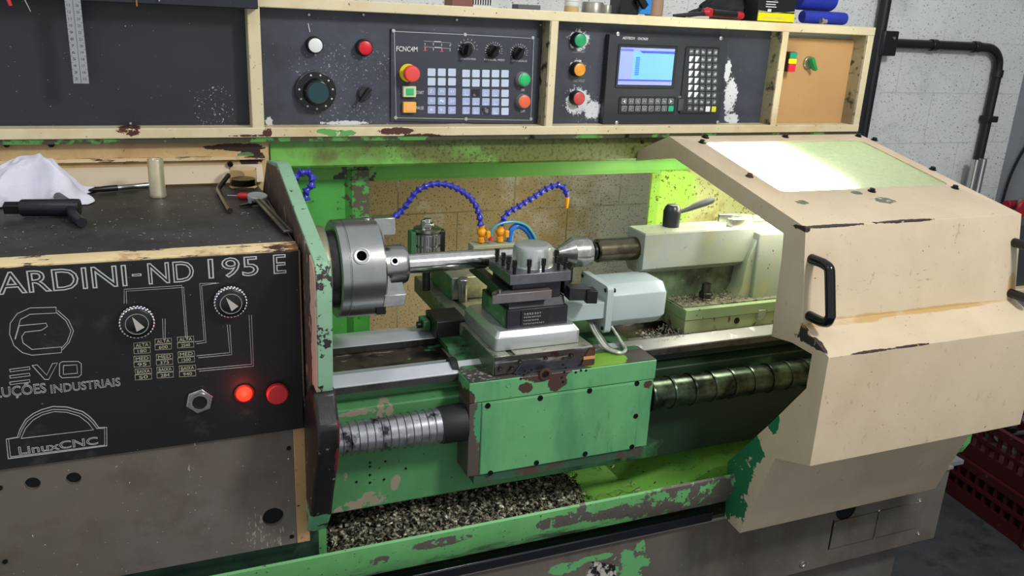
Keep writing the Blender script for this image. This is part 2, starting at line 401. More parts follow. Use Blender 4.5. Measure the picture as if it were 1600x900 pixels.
# swarf
m_chip = mat('metal_chips', 'b0aa90', .45, .25, layers=[dict(col='1c1b14', scale=85, thr=.48, soft=.08, metal=.3), dict(col='e6e2cf', scale=120, thr=.68, soft=.03, metal=.4)])
random.seed(11); mb = MB()
def pile_h(x, y):
    h = 0
    for cx, cy, rx, ry, hh in ((.52, 1.58, .30, .20, .075), (.68, 1.60, .22, .2, .062), (.36, 1.52, .13, .12, .05)):
        d = ((x-cx)/rx)**2+((y-cy)/ry)**2
        if d < 1: h = max(h, hh*(1-d)**.7)
    return h
NX, NY = 90, 56; grid = []
for i in range(NX):
    row = []
    for j in range(NY):
        x = .27+.66*i/(NX-1); y = 1.412+.42*j/(NY-1)
        h = pile_h(x, y); h += (h > .004)*(.007*noise.noise(Vector((x*70, y*70, 0)))+.010*noise.noise(Vector((x*28, y*28, 3))))
        row.append(mb.bm.verts.new((x, y, max(.5455+h, .545+(1.48-y)*.6 if y < 1.48 else 0)-.003 if h < .004 else .5455+h+max(0, (1.48-y)*.5))))
    grid.append(row)
for i in range(NX-1):
    for j in range(NY-1): mb.bm.faces.new((grid[i][j], grid[i+1][j], grid[i+1][j+1], grid[i][j+1]))
for k in range(5200):
    x = random.uniform(.27, .93); y = random.uniform(1.42, 1.80); h = pile_h(x, y)
    if h < .006 and random.random() > .10: continue
    z = .549+h+max(0, (1.48-y)*.55)+random.uniform(0, .008)
    L = random.uniform(.010, .028); w = random.uniform(.0012, .0032); r = random.uniform(.004, .012)
    M = Matrix.Translation((x, y, z)) @ Matrix.Rotation(random.uniform(0, 6.3), 4, 'Z') @ Matrix.Rotation(random.uniform(-1, 1), 4, 'X') @ Matrix.Rotation(random.uniform(-.9, .9), 4, 'Y')
    n = 4; prev = None
    for q in range(n+1):
        a = (q/n-.5)*L/r
        p = [M @ Vector((r*math.sin(a), s_*w, r*(math.cos(a)-1))) for s_ in (-1, 1)]
        v = [mb.bm.verts.new(p_) for p_ in p]
        if prev: mb.bm.faces.new((prev[0], prev[1], v[1], v[0]))
        prev = v
for k in range(26):   # long stringy chips towards the right
    x = random.uniform(.78, 1.05); y = random.uniform(1.45, 1.7); z = .551
    a = random.uniform(-.6, .6); L = random.uniform(.04, .12); pts = []
    for q in range(10):
        s_ = q/9; pts.append((x+L*s_*math.cos(a)+.008*math.sin(s_*6), y+L*s_*math.sin(a)+.01*math.cos(s_*5+k), z+.004*math.sin(s_*9)+max(0, (1.48-y)*.5)))
    mb.tube(pts, .0007, 3)
tag(mb.build('swarf_pile', m_chip, recalc=False), 'heap of curled metal chips lying in the chip tray under the bed', 'metal chips', kind='stuff')

# ================================================================== bed
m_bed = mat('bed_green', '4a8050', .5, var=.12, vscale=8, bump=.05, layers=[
    dict(col='101a13', scale=9, thr=.52, soft=.09, k=1.2, amt=.92, masks=[((1.5, 1.5, .8), (.62, .3, .6))]),  # oil film, with the shade of hood and apron painted into the dark
    dict(col='8d8370', scale=32, thr=.60, soft=.008, k=1.0, masks=[P(580, 780, 1.50, (.035, .1, .02)), P(545, 795, 1.50, (.035, .1, .018)), P(618, 755, 1.50, (.012, .1, .018)), P(540, 745, 1.50, (.006, .1, .012)), P(602, 640, 1.50, (.02, .1, .022)), P(560, 645, 1.5, (.05, .1, .008))]),
    dict(col='141a15', scale=120, thr=.72, soft=.02, detail=2)])
m_bedin = mat('oily_bed_web', '3a3128', .45, var=.3, vscale=25, layers=[dict(col='4c9c66', scale=16, thr=.61, soft=.01, stretch=(.5, 1, 1)), dict(col='8a8474', scale=40, thr=.62, soft=.02, stretch=(.3, 1, 1)), dict(col='14110e', scale=18, thr=.56, soft=.06)])
m_way = mat('ground_guideway', 'c6c9ce', .34, .45, var=.05, vscale=20, bump=.05, bscale=200, layers=[dict(col='5c5b44', scale=14, thr=.46, soft=.08, k=1, amt=.8, metal=.1, masks=[((1.5, 1.55, .95), (.55, .4, .3))])])
m_waydark = mat('guideway_flank', '514f4e', .4, .8, var=.15, layers=[dict(col='2c2925', scale=20, thr=.6, soft=.1)])
bed = thing('lathe_bed', 'long green cast lathe bed with ground steel ways beneath the carriage', 'lathe bed', (.9, 1.64, .66))
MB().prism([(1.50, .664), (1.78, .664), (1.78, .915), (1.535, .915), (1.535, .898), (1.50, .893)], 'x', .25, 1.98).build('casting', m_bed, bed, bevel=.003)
MB().prism([(1.56, .912), (1.70, .912), (1.70, .930), (1.58, .922), (1.56, .922)], 'x', .25, 1.98).build('web', m_bedin, bed)
f = MB().prism([(1.535, .912), (1.578, .912), (1.578, .942), (1.556, .946), (1.530, .957), (1.499, .945), (1.499, .929), (1.535, .920)], 'x', .25, 1.98).build('guideway', m_way, bed, bevel=.001)
tag(f, 'front guideway nearest the apron')
MB().box(.25, 1.98, 1.497, 1.503, .929, .9425).build('guideway_flank', m_waydark, bed)
r = MB().prism([(1.715, .912), (1.78, .912), (1.78, .944), (1.752, .950), (1.722, .955), (1.694, .946), (1.694, .932), (1.715, .925)], 'x', .25, 1.98).build('guideway', m_way, bed, bevel=.001)
tag(r, 'rear guideway below the chuck')
MB().box(.25, 1.98, 1.692, 1.698, .931, .9445).build('guideway_flank', m_waydark, bed)
for px, py in ((578, 723), (578, 729), (602, 721), (634, 732), (578, 742), (578, 754), (600, 749), (557, 753)):
    p = at(px, py, 1.50); MB().lathe([(0, .0028), (.0008, .0028), (.0008, 0)], p, (0, -1, 0), 10).build('tapped_hole', m_dark, bed)

# ================================================================== headstock
m_hstop = mat('black_rubber_mat', '2b2a28', .5, var=.3, vscale=7, bump=.06, layers=[
    dict(col='454441', scale=5, thr=.55, soft=.12, amt=.7), dict(col='b9b7b0', scale=130, thr=.715, soft=.01, detail=2)])
m_fascia = mat('black_fascia', '0b0b0c', .5, var=.25, vscale=14, bump=.05, layers=[
    dict(col='77777a', scale=170, thr=.735, soft=.012, detail=2), dict(col='353233', scale=10, thr=.66, soft=.05, amt=.6)])
m_cream_worn = mat('cream_worn_edge', 'd0b98c', .5, var=.08, bump=.05, layers=[
    dict(col='331a14', scale=22, thr=.54, soft=.012, stretch=(.35, 1, 3.2), nr=.75), dict(col='8a5c34', scale=14, thr=.58, soft=.06, amt=.7)])
m_cream = mat('cream_enamel', CREAM, .42, var=.05, vscale=4, bump=.03, layers=[
    dict(col='b98d50', scale=5, thr=.64, soft=.12, amt=.55, stretch=(1, 1, .6)),
    dict(col='3a241c', scale=75, thr=.745, soft=.012, detail=3, stretch=(1, 1, .5))])
m_hsbase = mat('brown_grey_panel', '5e564d', .5, var=.14, vscale=5, bump=.05, layers=[
    dict(col='64686a', scale=3.5, thr=.58, soft=.12, amt=.5),
    dict(col='4c3c30', scale=9, thr=.6, soft=.1, amt=.7),
    dict(col='8d867c', scale=70, thr=.66, soft=.02, k=.45, stretch=(2, 1, .6), masks=[P(425, 840, 1.4, (.05, .1, .025)), P(400, 822, 1.4, (.02, .1, .03)), P(298, 735, 1.4, (.006, .1, .02))]),
    dict(col='c2bcb0', scale=150, thr=.735, soft=.01, detail=2)])
hs = thing('headstock', 'headstock housing with black engraved fascia and black top at left', 'lathe headstock', (0, 1.6, .68))
MB().box(-.6, .218, 1.41, 1.94, .68, 1.247).build('housing', m_cream, hs)
mb = MB(); mb.prism([(1.405, 1.2475), (1.44, 1.2475), (1.935, 1.2475), (1.935, 1.257), (1.425, 1.257), (1.412, 1.2545)], 'x', -.6, .212)
mb.build('top_mat', m_hstop, hs, bevel=.002)
MB().prism([(1.396, 1.249), (1.396, 1.256), (1.410, 1.2595), (1.432, 1.2595), (1.432, 1.246), (1.41, 1.246)], 'x', -.6, .214).build('front_edge', m_cream_worn, hs, bevel=.001)
fa = MB().box(-.6, .213, 1.394, 1.412, .922, 1.2525).build('fascia', m_fascia, hs, bevel=.001)
YF = 1.394
def tz(s, pa, pb, z0, z1, **k):
    y = 450; 
    def X(px, z):   # x of the photo column px at height z on the fascia
        a, b = -1., 1.
        for _ in range(40):
            m_ = (a+b)/2; v = Vector((m_, YF, z))-CAMP; u = 800+FPX*v.dot(R1)/v.dot(_f)
            if u < px: a = m_
            else: b = m_
        return a
    text_mb(MBw := MB(), s, X(pa, (z0+z1)/2), X(pb, (z0+z1)/2), z0, z1, YF, outline=1, **k); MBw.build('engraved_word', m_engr, fa)
tz('NARDINI', -52, 198, 1.212, 1.247); tz('-', 206, 221, 1.227, 1.231); tz('ND', 231, 303, 1.212, 1.247)
tz('195', 325, 404, 1.214, 1.2485); tz('E', 427, 447, 1.215, 1.2485)
tz('SOLUÇÕES', -38, 72, 1.042, 1.067); tz('INDUSTRIAIS', 79, 188, 1.0435, 1.0585)
tz('LinuxCNC', 29, 153, .9445, .9585, thick=.0)
mb = MB()
L_ = lambda pts, r=.0006: line_px(mb, pts, YF, r, .0002)
L_([(87.5, 480), (47, 481), (27, 490), (16, 505), (15, 522), (22, 540), (35, 551), (50, 555), (96, 551), (96, 542), (50, 546), (36, 536), (34, 526), (39, 519), (65, 516), (74, 510), (72, 505), (30, 509)])
L_([(30, 509), (24, 530)]); L_([(87.5, 480), (88, 489), (47, 491), (32, 499), (23, 530)]); L_([(90, 485), (107, 500), (115, 517), (108, 535), (97, 547)]); L_([(88, 488), (103, 501), (111, 517), (105, 534), (96, 544)])
for y0 in (577, 587, 597): L_([(15, y0), (46, y0-4), (47, y0), (16, y0+4), (15, y0)])
L_([(50, 571), (58, 570), (73, 586), (82, 568), (90, 567), (76, 593), (70, 593), (50, 571)])
L_([(93, 568), (97, 565), (122, 564.5), (127, 568), (127, 585), (123, 589), (97, 590.5), (93, 587), (93, 568)]); L_([(99, 571), (120, 570), (121, 583), (99, 585), (99, 571)])
mb.build('engraved_logo', m_engr, fa); mb = MB()
out = [(13, 716.7), (9.7, 686), (27, 683), (31, 671), (40, 655.5), (52, 646), (65, 640), (83, 635), (105, 636), (129, 643), (139, 650), (147, 658), (154, 668), (166.7, 667.8), (167, 696.5), (13, 716.7)]
L_(out, .0008); ctr = (92, 685)
L_([(ctr[0]+(x-ctr[0])*.955, ctr[1]+(y-ctr[1])*.91) for x, y in out], .0006)
L_([(33, 685), (40, 669), (52, 656), (66, 648), (84, 643), (104, 644), (124, 650), (138, 661), (146, 671.5), (33, 685)], .0006)
mb.build('engraved_banner', m_engr, fa); mb = MB()
for P_ in ([(194, 474), (194, 452), (284, 446), (290, 527)], [(338, 442), (312, 443), (319, 532), (304, 534)], [(355, 507), (359, 551), (307, 556)], [(389, 492), (393, 569), (308, 577)], [(254, 498), (255, 528)]):
    L_(P_, .0005); L_([(x+3, y+3) if i else (x+4, y) for i, (x, y) in enumerate(P_)], .0005)
mb.build('engraved_diagram', m_engr, fa)
mb = MB(); mk = MB()
rows = [[(222, 544, '180'), (255, 538, '600'), (290, 535, '2540')], [(222, 565, '95'), (257, 562, '375'), (291, 558, '1500')], [(224, 585, '50'), (258, 582, '284'), (293, 580, '940')]]
for r_, nm in zip(rows, ('ALTA', 'MED', 'BAIXA')):
    for x, y, s_ in r_:
        for (a0, a1) in ((-9, -1), (0, 8)):
            L4 = [(x-13, y+a0+.8), (x+12.5, y+a0-.8), (x+13, y+a1-.8), (x-12.5, y+a1+.8), (x-13, y+a0+.8)]
            line_px(mb, L4, YF, .0004, .0002)
        text_px(mb, nm, x-10, x+10, y-7.6, y-2.6, YF, off=0); text_px(mb, s_, x-7, x+7, y+1.6, y+6.4, YF, off=0)
mb.build('speed_table', mat('engraved_yellowed', 'aaa58c', .6), fa)

def knob(px, py, label, rotz):
    c = at(px, py, 1.365); yb = YF
    k = MB()
    prof = [(0, .026), (.004, .0265), (.006, .0265)]
    k.lathe([(0, .024), (.016, .024), (.018, .021), (.018, 0)], (c.x, yb, c.z), (0, -1, 0), 36)
    o = k.build('selector_knob', m_dark, hs, bevel=.0006); tag(o, label)
    g = MB()
    for i in range(30):
        a = 2*PI*i/30
        for yy in (.006, .013):
            g.sphere((c.x+.0245*math.cos(a+(yy > .01)*.1), yb-yy, c.z+.0245*math.sin(a+(yy > .01)*.1)), .0026, 8, 6)
    tag(g.build('knurled_rim', mat('bright_knurl', 'c9cbd0', .25, 1), o), 'bright knurled rim')
    q = MB(); q.lathe([(.0181, .0175), (.0192, .0175), (.0192, .0162), (.0181, .0162)], (c.x, yb, c.z), (0, -1, 0), 32, cap=False)
    q.build('face_ring', m_steel, o)
    a = MB(); ar = [(-.010, .0055), (.0, .0015)]
    tri = [(-.006, .0125), (.0105, -.0065), (-.0015, -.0125)]
    ca, sa = math.cos(rotz), math.sin(rotz)
    a.prism([(c.x+x*ca-z*sa, c.z+x*sa+z*ca) for x, z in tri], 'y', yb-.0193, yb-.018); a.build('pointer', mat('pointer_grey', 'a8a398', .5), o, smooth=False)
knob(214, 510, 'left speed selector knob', 0); knob(362, 478, 'right speed selector knob', .12)
c = at(312, 628, 1.385)
o = MB().lathe([(0, .0225), (.008, .0225)], (c.x, YF, c.z), (0, -1, 0), 6, a0=.3).build('socket_nut', m_steel, hs, bevel=.001)
MB().lathe([(.008, .0165), (.012, .0155), (.012, .0120), (.0085, .0120)], (c.x, YF, c.z), (0, -1, 0), 28, cap=False).build('socket_collar', m_steel, o)
MB().cyl((c.x, YF-.0088, c.z), (c.x, YF-.008, c.z), .0122).build('socket_hole', m_dark, o)
c = at(382, 617, 1.385)
o = MB().lathe([(0, .0165), (.004, .0165), (.004, .0145)], (c.x, YF, c.z), (0, -1, 0), 28).build('pilot_light', mat('red_bezel', '5c0a0c', .3), hs)
MB().lathe([(.004, .0135), (.008, .0125), (.0105, .008), (.0112, 0)], (c.x, YF, c.z), (0, -1, 0), 28).build('glowing_lens', mat('lit_red_lens', 'ff2412', .3, emit='ff2410', es=3.5), o)
lp = bpy.data.lights.new('pilot_glow', 'POINT'); lp.energy = .09; lp.color = (1, .08, .05); lp.shadow_soft_size = .01
lo = bpy.data.objects.new('pilot_glow', lp); COL.objects.link(lo); lo.location = (c.x, YF-.022, c.z)
c = at(434, 617, 1.38)
MB().lathe([(0, .014), (.004, .014), (.005, .0185), (.014, .0185), (.016, .0165), (.016, 0)], (c.x, YF, c.z), (0, -1, 0), 32).build('stop_button', mat('red_mushroom', 'b3262a', .4), hs, bevel=.0006)
# lower panel with holes
lpn = MB()
def holed_panel(mb, x0, x1, z0, z1, y0, y1, holes):
    # grid of cells, each hole a ring inside its own cell
    xs = sorted({x0, x1, *[h[0]-h[2]*1.3 for h in holes], *[h[0]+h[2]*1.3 for h in holes]})
    used = []
    for i in range(len(xs)-1):
        a, b = xs[i], xs[i+1]; hit = None
        for h in holes:
            if abs((a+b)/2-h[0]) < .001 + h[2]*.2: hit = h
        if not hit: mb.box(a, b, y0, y1, z0, z1); continue
        h = hit; zz0, zz1 = h[1]-h[2]*1.3, h[1]+h[2]*1.3
        mb.box(a, b, y0, y1, z0, zz0); mb.box(a, b, y0, y1, zz1, z1)
        n = 32; ov = []; iv = []
        for k in range(n):
            t_ = 2*PI*k/n; dx, dz = math.cos(t_), math.sin(t_); q = max(abs(dx), abs(dz))
            ov.append((h[0]+dx/q*(b-a)/2, h[1]+dz/q*(zz1-zz0)/2)); iv.append((h[0]+h[2]*dx, h[1]+h[2]*dz))
        fo = [mb.bm.verts.new((p[0], y0, p[1])) for p in ov]; fi = [mb.bm.verts.new((p[0], y0, p[1])) for p in iv]; fb = [mb.bm.verts.new((p[0], y1, p[1])) for p in iv]
        for k in range(n):
            j = (k+1) % n
            mb.bm.faces.new((fo[k], fo[j], fi[j], fi[k])); mb.bm.faces.new((fi[k], fi[j], fb[j], fb[k]))
hh = [(at(51, 756, 1.4), .0115), (at(115, 748, 1.4), .0115), (at(427, 808, 1.4), .019)]
holed_panel(lpn, -.6, .194, .682, .921, 1.400, 1.4095, [(p.x, p.z, r) for p, r in hh])
lpn.build('lower_panel', m_hsbase, hs, smooth=False)
for p, r in hh: MB().lathe([(0, r*1.15), (.0006, r*1.15)], (p.x, 1.4098, p.z), (0, -1, 0), 28).build('hole_shadow_plate', m_dark, hs)
MB().box(.1945, .2185, 1.398, 1.409, .682, .921).build('corner_strip', mat('brown_cream', 'a08056', .5, var=.1, layers=[dict(col='2d2019', scale=90, thr=.64, soft=.02)]), hs, bevel=.001)
for px, py in ((451, 700), (456, 838), (0, 762), (8, 877), (4, 600)):
    p = at(px, py, 1.4); MB().lathe([(0, .004), (.002, .004), (.002, 0)], (p.x, 1.40, p.z), (0, -1, 0), 12).build('panel_screw', m_screw, hs)
# guard plate at the spindle end
m_guard = mat('guard_green_peeling', '7da384', .5, var=.1, bump=.08, layers=[
    dict(col='2c201e', scale=34, thr=.60, soft=.01, k=.55, masks=[((.23, 1.28, 1.24), (.05, .05, .03)), ((.23, 1.29, 1.13), (.02, .05, .03))]),
    dict(col='2b2422', scale=75, thr=.655, soft=.01, detail=3)])
m_guardside = mat('guard_side_dirty', '4b3b34', .6, var=.3, vscale=30, bump=.1, layers=[
    dict(col='c49f8c', scale=26, thr=.6, soft=.012, k=1.3, stretch=(1, 1, .5), masks=[((.22, 1.30, 1.15), (.05, .04, .35))]),
    dict(col='9a7f6c', scale=40, thr=.62, soft=.01, stretch=(1, 1, .4))])
gp = MB().prism([(1.30, 1.03), (1.293, 1.05), (1.286, 1.235), (1.30, 1.2585), (1.68, 1.3445), (1.70, 1.3475), (1.85, 1.3255), (1.925, 1.25), (1.925, .70), (1.40, .70), (1.40, 1.0)], 'x', .2225, .2475).build('guard_plate', m_guard, hs, bevel=.0015)
MB().prism([(1.302, 1.0), (1.296, 1.05), (1.289, 1.2325), (1.302, 1.2555), (1.68, 1.3415), (1.84, 1.322), (1.92, 1.25), (1.92, .72), (1.42, .72), (1.42, 1.0)], 'x', .2205, .2226).build('guard_side', m_guardside, gp)
mb = MB(); prof = [(1.292, 1.035), (1.275, 1.0), (1.262, .985), (1.262, .955), (1.282, .90), (1.315, .84), (1.345, .77), (1.40, .70)]
pol = prof+[(1.45, .70), (1.45, .90), (1.40, .98), (1.33, 1.035)]
mb.prism(pol, 'x', .214, .252)
mb.build('guard_lip', mat('black_dirty_lip', '191516', .42, var=.3, vscale=40, bump=.15, layers=[dict(col='9c968c', scale=60, thr=.66, soft=.01, stretch=(1, 1, .4)), dict(col='5d9a74', scale=25, thr=.6, soft=.01, k=1, masks=[((.23, 1.37, .735), (.03, .06, .05))]), dict(col='5a1620', scale=20, thr=.6, soft=.02, k=1, masks=[((.252, 1.29, .93), (.01, .05, .08))])]), gp, bevel=.006)
# ================================================================== splash guard behind
m_spl = mat('splash_green', '6fae4c', .42, var=.12, vscale=7, bump=.12, bscale=90, layers=[
    dict(col='5c5428', scale=9, thr=.50, soft=.12, k=.9, amt=.85, masks=[((1.0, 1.962, 1.325), (.6, .06, .05))]),
    dict(col='3f3a1c', scale=120, thr=.66, soft=.05, detail=3, k=.5, amt=.8, masks=[((1.0, 1.96, 1.325), (.6, .06, .05))]),
    dict(col='39332a', scale=22, thr=.62, soft=.02, k=.8, masks=[((.455, 2.05, 1.23), (.06, .1, .08))])])
m_splL = mat('splash_left_green', '4fa046', .42, var=.12, vscale=8, bump=.1, layers=[
    dict(col='2d2a20', scale=26, thr=.66, soft=.02), dict(col='8dbb70', scale=80, thr=.70, soft=.02),
    dict(col='5a5142', scale=30, thr=.62, soft=.02, k=.75, masks=[((.47, 2.05, 1.2), (.045, .1, .10)), ((.49, 2.05, 1.1), (.012, .1, .2))])])
m_splR = mat('splash_right_lamplit', 'aaa878', .4, var=.12, vscale=8, bump=.12, layers=[  # yellow base is the lamp's glow on the green panel, put into the colour
    dict(col='96c44e', scale=7, thr=.52, soft=.1, k=.8, masks=[((1.36, 2.08, 1.1), (.12, .1, .5))]),
    dict(col='4e4424', scale=110, thr=.62, soft=.03, detail=3), dict(col='6f5a22', scale=12, thr=.62, soft=.1, amt=.7)])
sp = thing('splash_guard', 'green oil-stained sheet enclosure behind chuck and tailstock', 'splash guard', (1, 2.0, .6))
MB().prism([(1.962, 1.351), (1.962, 1.292), (1.968, 1.286), (2.045, 1.278), (2.045, 1.242), (2.055, 1.242), (2.055, 1.29), (1.985, 1.30), (1.975, 1.351)], 'x', .245, 1.88).build('top_beam', m_spl, sp)
MB().prism([(2.046, 1.245), (2.06, 1.240), (2.06, 1.232), (2.07, 1.232), (2.07, 1.25), (2.046, 1.25)], 'x', .49, 1.34).build('opening_lip', m_spl, sp)
MB().box(.24, .44, 2.05, 2.06, .60, 1.29).build('left_panel', m_splL, sp)
MB().prism([(.43, 2.05), (.445, 2.035), (.487, 2.035), (.492, 2.09), (.48, 2.10), (.43, 2.06)], 'z', .60, 1.265).build('corner_post', m_splL, sp)
MB().box(1.335, 1.86, 2.08, 2.09, .60, 1.30).build('right_panel', m_splR, sp)
MB().prism([(1.325, 2.075), (1.345, 2.06), (1.35, 2.085), (1.335, 2.1)], 'z', .60, 1.262).build('right_post', m_splR, sp)
MB().box(1.97, 1.98, 1.80, 2.08, .60, 1.05).build('end_panel', m_splR, sp)
MB().box(-.6, .24, 1.955, 1.965, 1.24, 1.36).build('rear_panel', mat('cream_stained', 'c9ad7c', .45, var=.06, layers=[
    dict(col='9a6a34', scale=6, thr=.54, soft=.14, amt=.7, stretch=(1, 1, .7)),
    dict(col='34231c', scale=16, thr=.60, soft=.01, k=1.2, masks=[P(375, 230, 1.955, (.08, .1, .010)), P(395, 250, 1.955, (.03, .1, .04))]),
    dict(col='4b7a4a', scale=20, thr=.6, soft=.01, k=1, masks=[P(385, 243, 1.955, (.02, .1, .01))]),
    dict(col='3a241c', scale=80, thr=.69, soft=.02)]), sp)
MB().prism([(1.940, 1.262), (1.956, 1.302), (1.956, 1.262)], 'x', -.6, .225).build('lower_fold', m_cream, sp)
MB().box(-.6, .23, 1.944, 1.958, 1.312, 1.319).build('fold_line', m_cream_worn, sp)
for px, py in ((360, 257), (10, 226), (80, 226), (49, 258)):
    p = at(px, py, 1.945); MB().lathe([(0, .006), (.008, .006), (.008, .003), (.004, .003)], (p.x, 1.953, p.z), (0, -1, 0), 14).build('cap_screw', m_screw, sp)

# led work lamp under the hood roof, and three unseen lamps added for their light
m_led = mat('led_diffuser', 'ffffff', .4, emit='fffaec', es=26)
wl = thing('work_lamp', 'bright white led panel lamp glowing under the hood window', 'lamp', (1.4, 1.62, 1.26))
MB().prism([(1.47, 1.278), (1.78, 1.340), (1.78, 1.346), (1.47, 1.284)], 'x', 1.285, 1.50).build('led_panel', m_led, wl, smooth=False)
MB().prism([(1.462, 1.274), (1.47, 1.274), (1.47, 1.286), (1.462, 1.286)], 'x', 1.28, 1.51).build('lamp_frame', m_zinc, wl, smooth=False)
MB().box(1.50, 1.51, 1.47, 1.78, 1.276, 1.29).build('lamp_bracket', m_zinc, wl)
ul = thing('added_spot_lamp', 'small square lamp, unseen, added under the hood roof for light on the wall behind', 'lamp', (1.235, 1.76, 1.33))  # hidden by the hood side; added to light the wall in the opening
MB().box(1.206, 1.262, 1.735, 1.79, 1.330, 1.346).build('added_lamp_housing', m_zinc, ul)
MB().box(1.209, 1.259, 1.738, 1.787, 1.3245, 1.330).build('added_led_face', mat('added_spot_light', 'ffffff', .4, emit='fff8e6', es=70), ul)
rl_ = thing('added_rear_lamp', 'unseen strip lamp added under the rear of the console to brighten the wall behind', 'lamp', (1.15, 2.2, 1.34))  # out of view; added to brighten the right of the wall behind
MB().box(.80, 1.60, 2.19, 2.225, 1.350, 1.361).build('added_lamp_housing', m_zinc, rl_)
MB().box(.81, 1.59, 2.195, 2.22, 1.345, 1.350).build('added_led_strip', mat('added_rear_light', 'ffffff', .4, emit='fff2d0', es=16), rl_)
lt = thing('added_tray_lamp', 'unseen led strip added low behind the bed to light the chip tray', 'lamp', (1.45, 2.03, .86))  # out of view behind the bed; added for the bright green in the tray
MB().box(1.38, 1.75, 2.035, 2.049, .84, .875).build('added_lamp_housing', m_zinc, lt)
MB().box(1.385, 1.745, 2.026, 2.035, .845, .87).build('added_led_strip', mat('added_tray_light', 'ffffff', .4, emit='f6ffd8', es=130), lt)

# ================================================================== console
con = thing('control_console', 'long cream control console with black panels above the lathe', 'control console', (.8, 2.1, 1.36))
m_con = mat('console_cream', 'cec09c', .45, var=.05, bump=.04, layers=[
    dict(col='b48a4e', scale=7, thr=.62, soft=.12, amt=.5),
    dict(col='5d9a52', scale=26, thr=.60, soft=.008, k=1.1, masks=[P(530, 208, 1.93, (.045, .1, .008)), P(505, 205, 1.93, (.02, .1, .006))]),
    dict(col='4b261c', scale=30, thr=.60, soft=.01, k=1.1, nr=.75, masks=[P(203, 204, 1.93, (.028, .1, .012)), P(418, 207, 1.93, (.012, .1, .012)), P(620, 205, 1.93, (.05, .1, .009)), P(660, 212, 1.93, (.05, .1, .006)), P(390, 212, 1.93, (.05, .1, .003))]),
    dict(col='2e2620', scale=90, thr=.70, soft=.015, detail=3)])
m_ret = mat('console_inner_dirty', '8b8166', .5, var=.2, layers=[dict(col='2f2b20', scale=30, thr=.58, soft=.05)])
def cpanel(name, masks=(), base='3a3d46', fine=()):
    ly = [dict(col='24262c', scale=8, thr=.55, soft=.12, amt=.6)]
    if masks: ly.append(dict(col='c3c5c8', scale=42, thr=.61, soft=.01, k=.8, nr=.8, cap=.45, masks=list(masks)))
    if fine: ly.append(dict(col='b9bcc0', scale=105, thr=.66, soft=.01, k=.6, detail=3, cap=.05, amt=.6, masks=list(fine)))
    ly.append(dict(col='b9bdc4', scale=210, thr=.75, soft=.012, detail=2)); ly.append(dict(col='0e0f12', scale=120, thr=.70, soft=.02))
    return mat(name, base, .42, var=.12, vscale=6, bump=.06, layers=ly)
fr = MB()
fr.box(-.6, 1.928, 1.93, 2.25, 1.634, 1.657)
fr.box(-.6, 1.928, 1.93, 2.25, 1.362, 1.3835)
for a, b in ((.205, .231), (.908, .928), (1.603, 1.624), (1.905, 1.928)): fr.box(a, b, 1.931, 2.24, 1.375, 1.64)
fr.build('frame', m_con, con, bevel=.002)
MB().box(-.6, 1.92, 2.235, 2.249, 1.38, 1.64).build('back_sheet', m_con, con)
for a, b in ((.9045, .908), (1.5995, 1.603)): MB().box(a, b, 1.9315, 1.985, 1.384, 1.634).build('inner_return', m_ret, con)
MB().box(1.898, 1.905, 1.9315, 1.985, 1.384, 1.634).build('inner_return', m_ret, con)
MB().box(-.6, 1.925, 1.934, 1.955, 1.352, 1.362).build('lower_seam', mat('dirty_seam', '3d3b2a', .5, var=.3, layers=[dict(col='4f8a42', scale=12, thr=.56, soft=.02), dict(col='d9d9c9', scale=120, thr=.72, soft=.01)]), con)
MB().box(-.6, .205, 1.975, 1.983, 1.38, 1.637).build('blank_panel', cpanel('panel_left', (), '24272c', [P(335, 170, 1.975, (.045, .1, .055)), P(340, 185, 1.975, (.04, .1, .02))]), con)
pA = MB().box(.231, .9045, 1.975, 1.983, 1.38, 1.637).build('button_panel', cpanel('panel_mid', [P(540, 192, 1.975, (.06, .1, .006)), P(421, 192, 1.975, (.01, .1, .014)), P(720, 195, 1.975, (.06, .1, .003))], '41444e', [P(560, 175, 1.975, (.10, .1, .035)), P(540, 105, 1.975, (.12, .1, .05))]), con)
pB = MB().box(.928, 1.5995, 1.975, 1.983, 1.38, 1.637).build('display_panel', cpanel('panel_right', [P(905, 62, 1.975, (.034, .1, .028)), P(903, 106, 1.975, (.024, .1, .024)), P(903, 158, 1.975, (.042, .1, .04)), P(925, 172, 1.975, (.03, .1, .03)), P(1141, 150, 1.975, (.025, .1, .06)), P(1143, 185, 1.975, (.03, .1, .018)), P(1137, 110, 1.975, (.012, .1, .04)), P(905, 198, 1.975, (.03, .1, .006))], '3a3d46', [P(922, 175, 1.975, (.05, .1, .05))]), con)
pC = MB().box(1.624, 1.898, 1.975, 1.981, 1.384, 1.618).build('wooden_panel', mat('mdf_board', 'b58d5a', .7, var=.05, bump=.05, layers=[dict(col='7c5a34', scale=130, thr=.71, soft=.02)]), con)
MB().box(1.624, 1.905, 1.984, 1.989, 1.384, 1.634).build('panel_backing', mat('grey_backing', '8e8d84', .5), con)
YP = 1.975
def dot(parent, px, py, r, h, m, name, Y=YP, dy=0, label=None, prof=None, n=28, bevel=0):
    """round control on plane Y whose face centre appears at the measured point"""
    c = at(px, py, Y-h)
    o = MB().lathe(prof or [(0, r), (h*.85, r), (h, r*.9), (h, 0)], (c.x, Y, c.z), (0, -1, 0), n).build(name, m, parent, bevel=bevel)
    if label: tag(o, label)
    return o, c
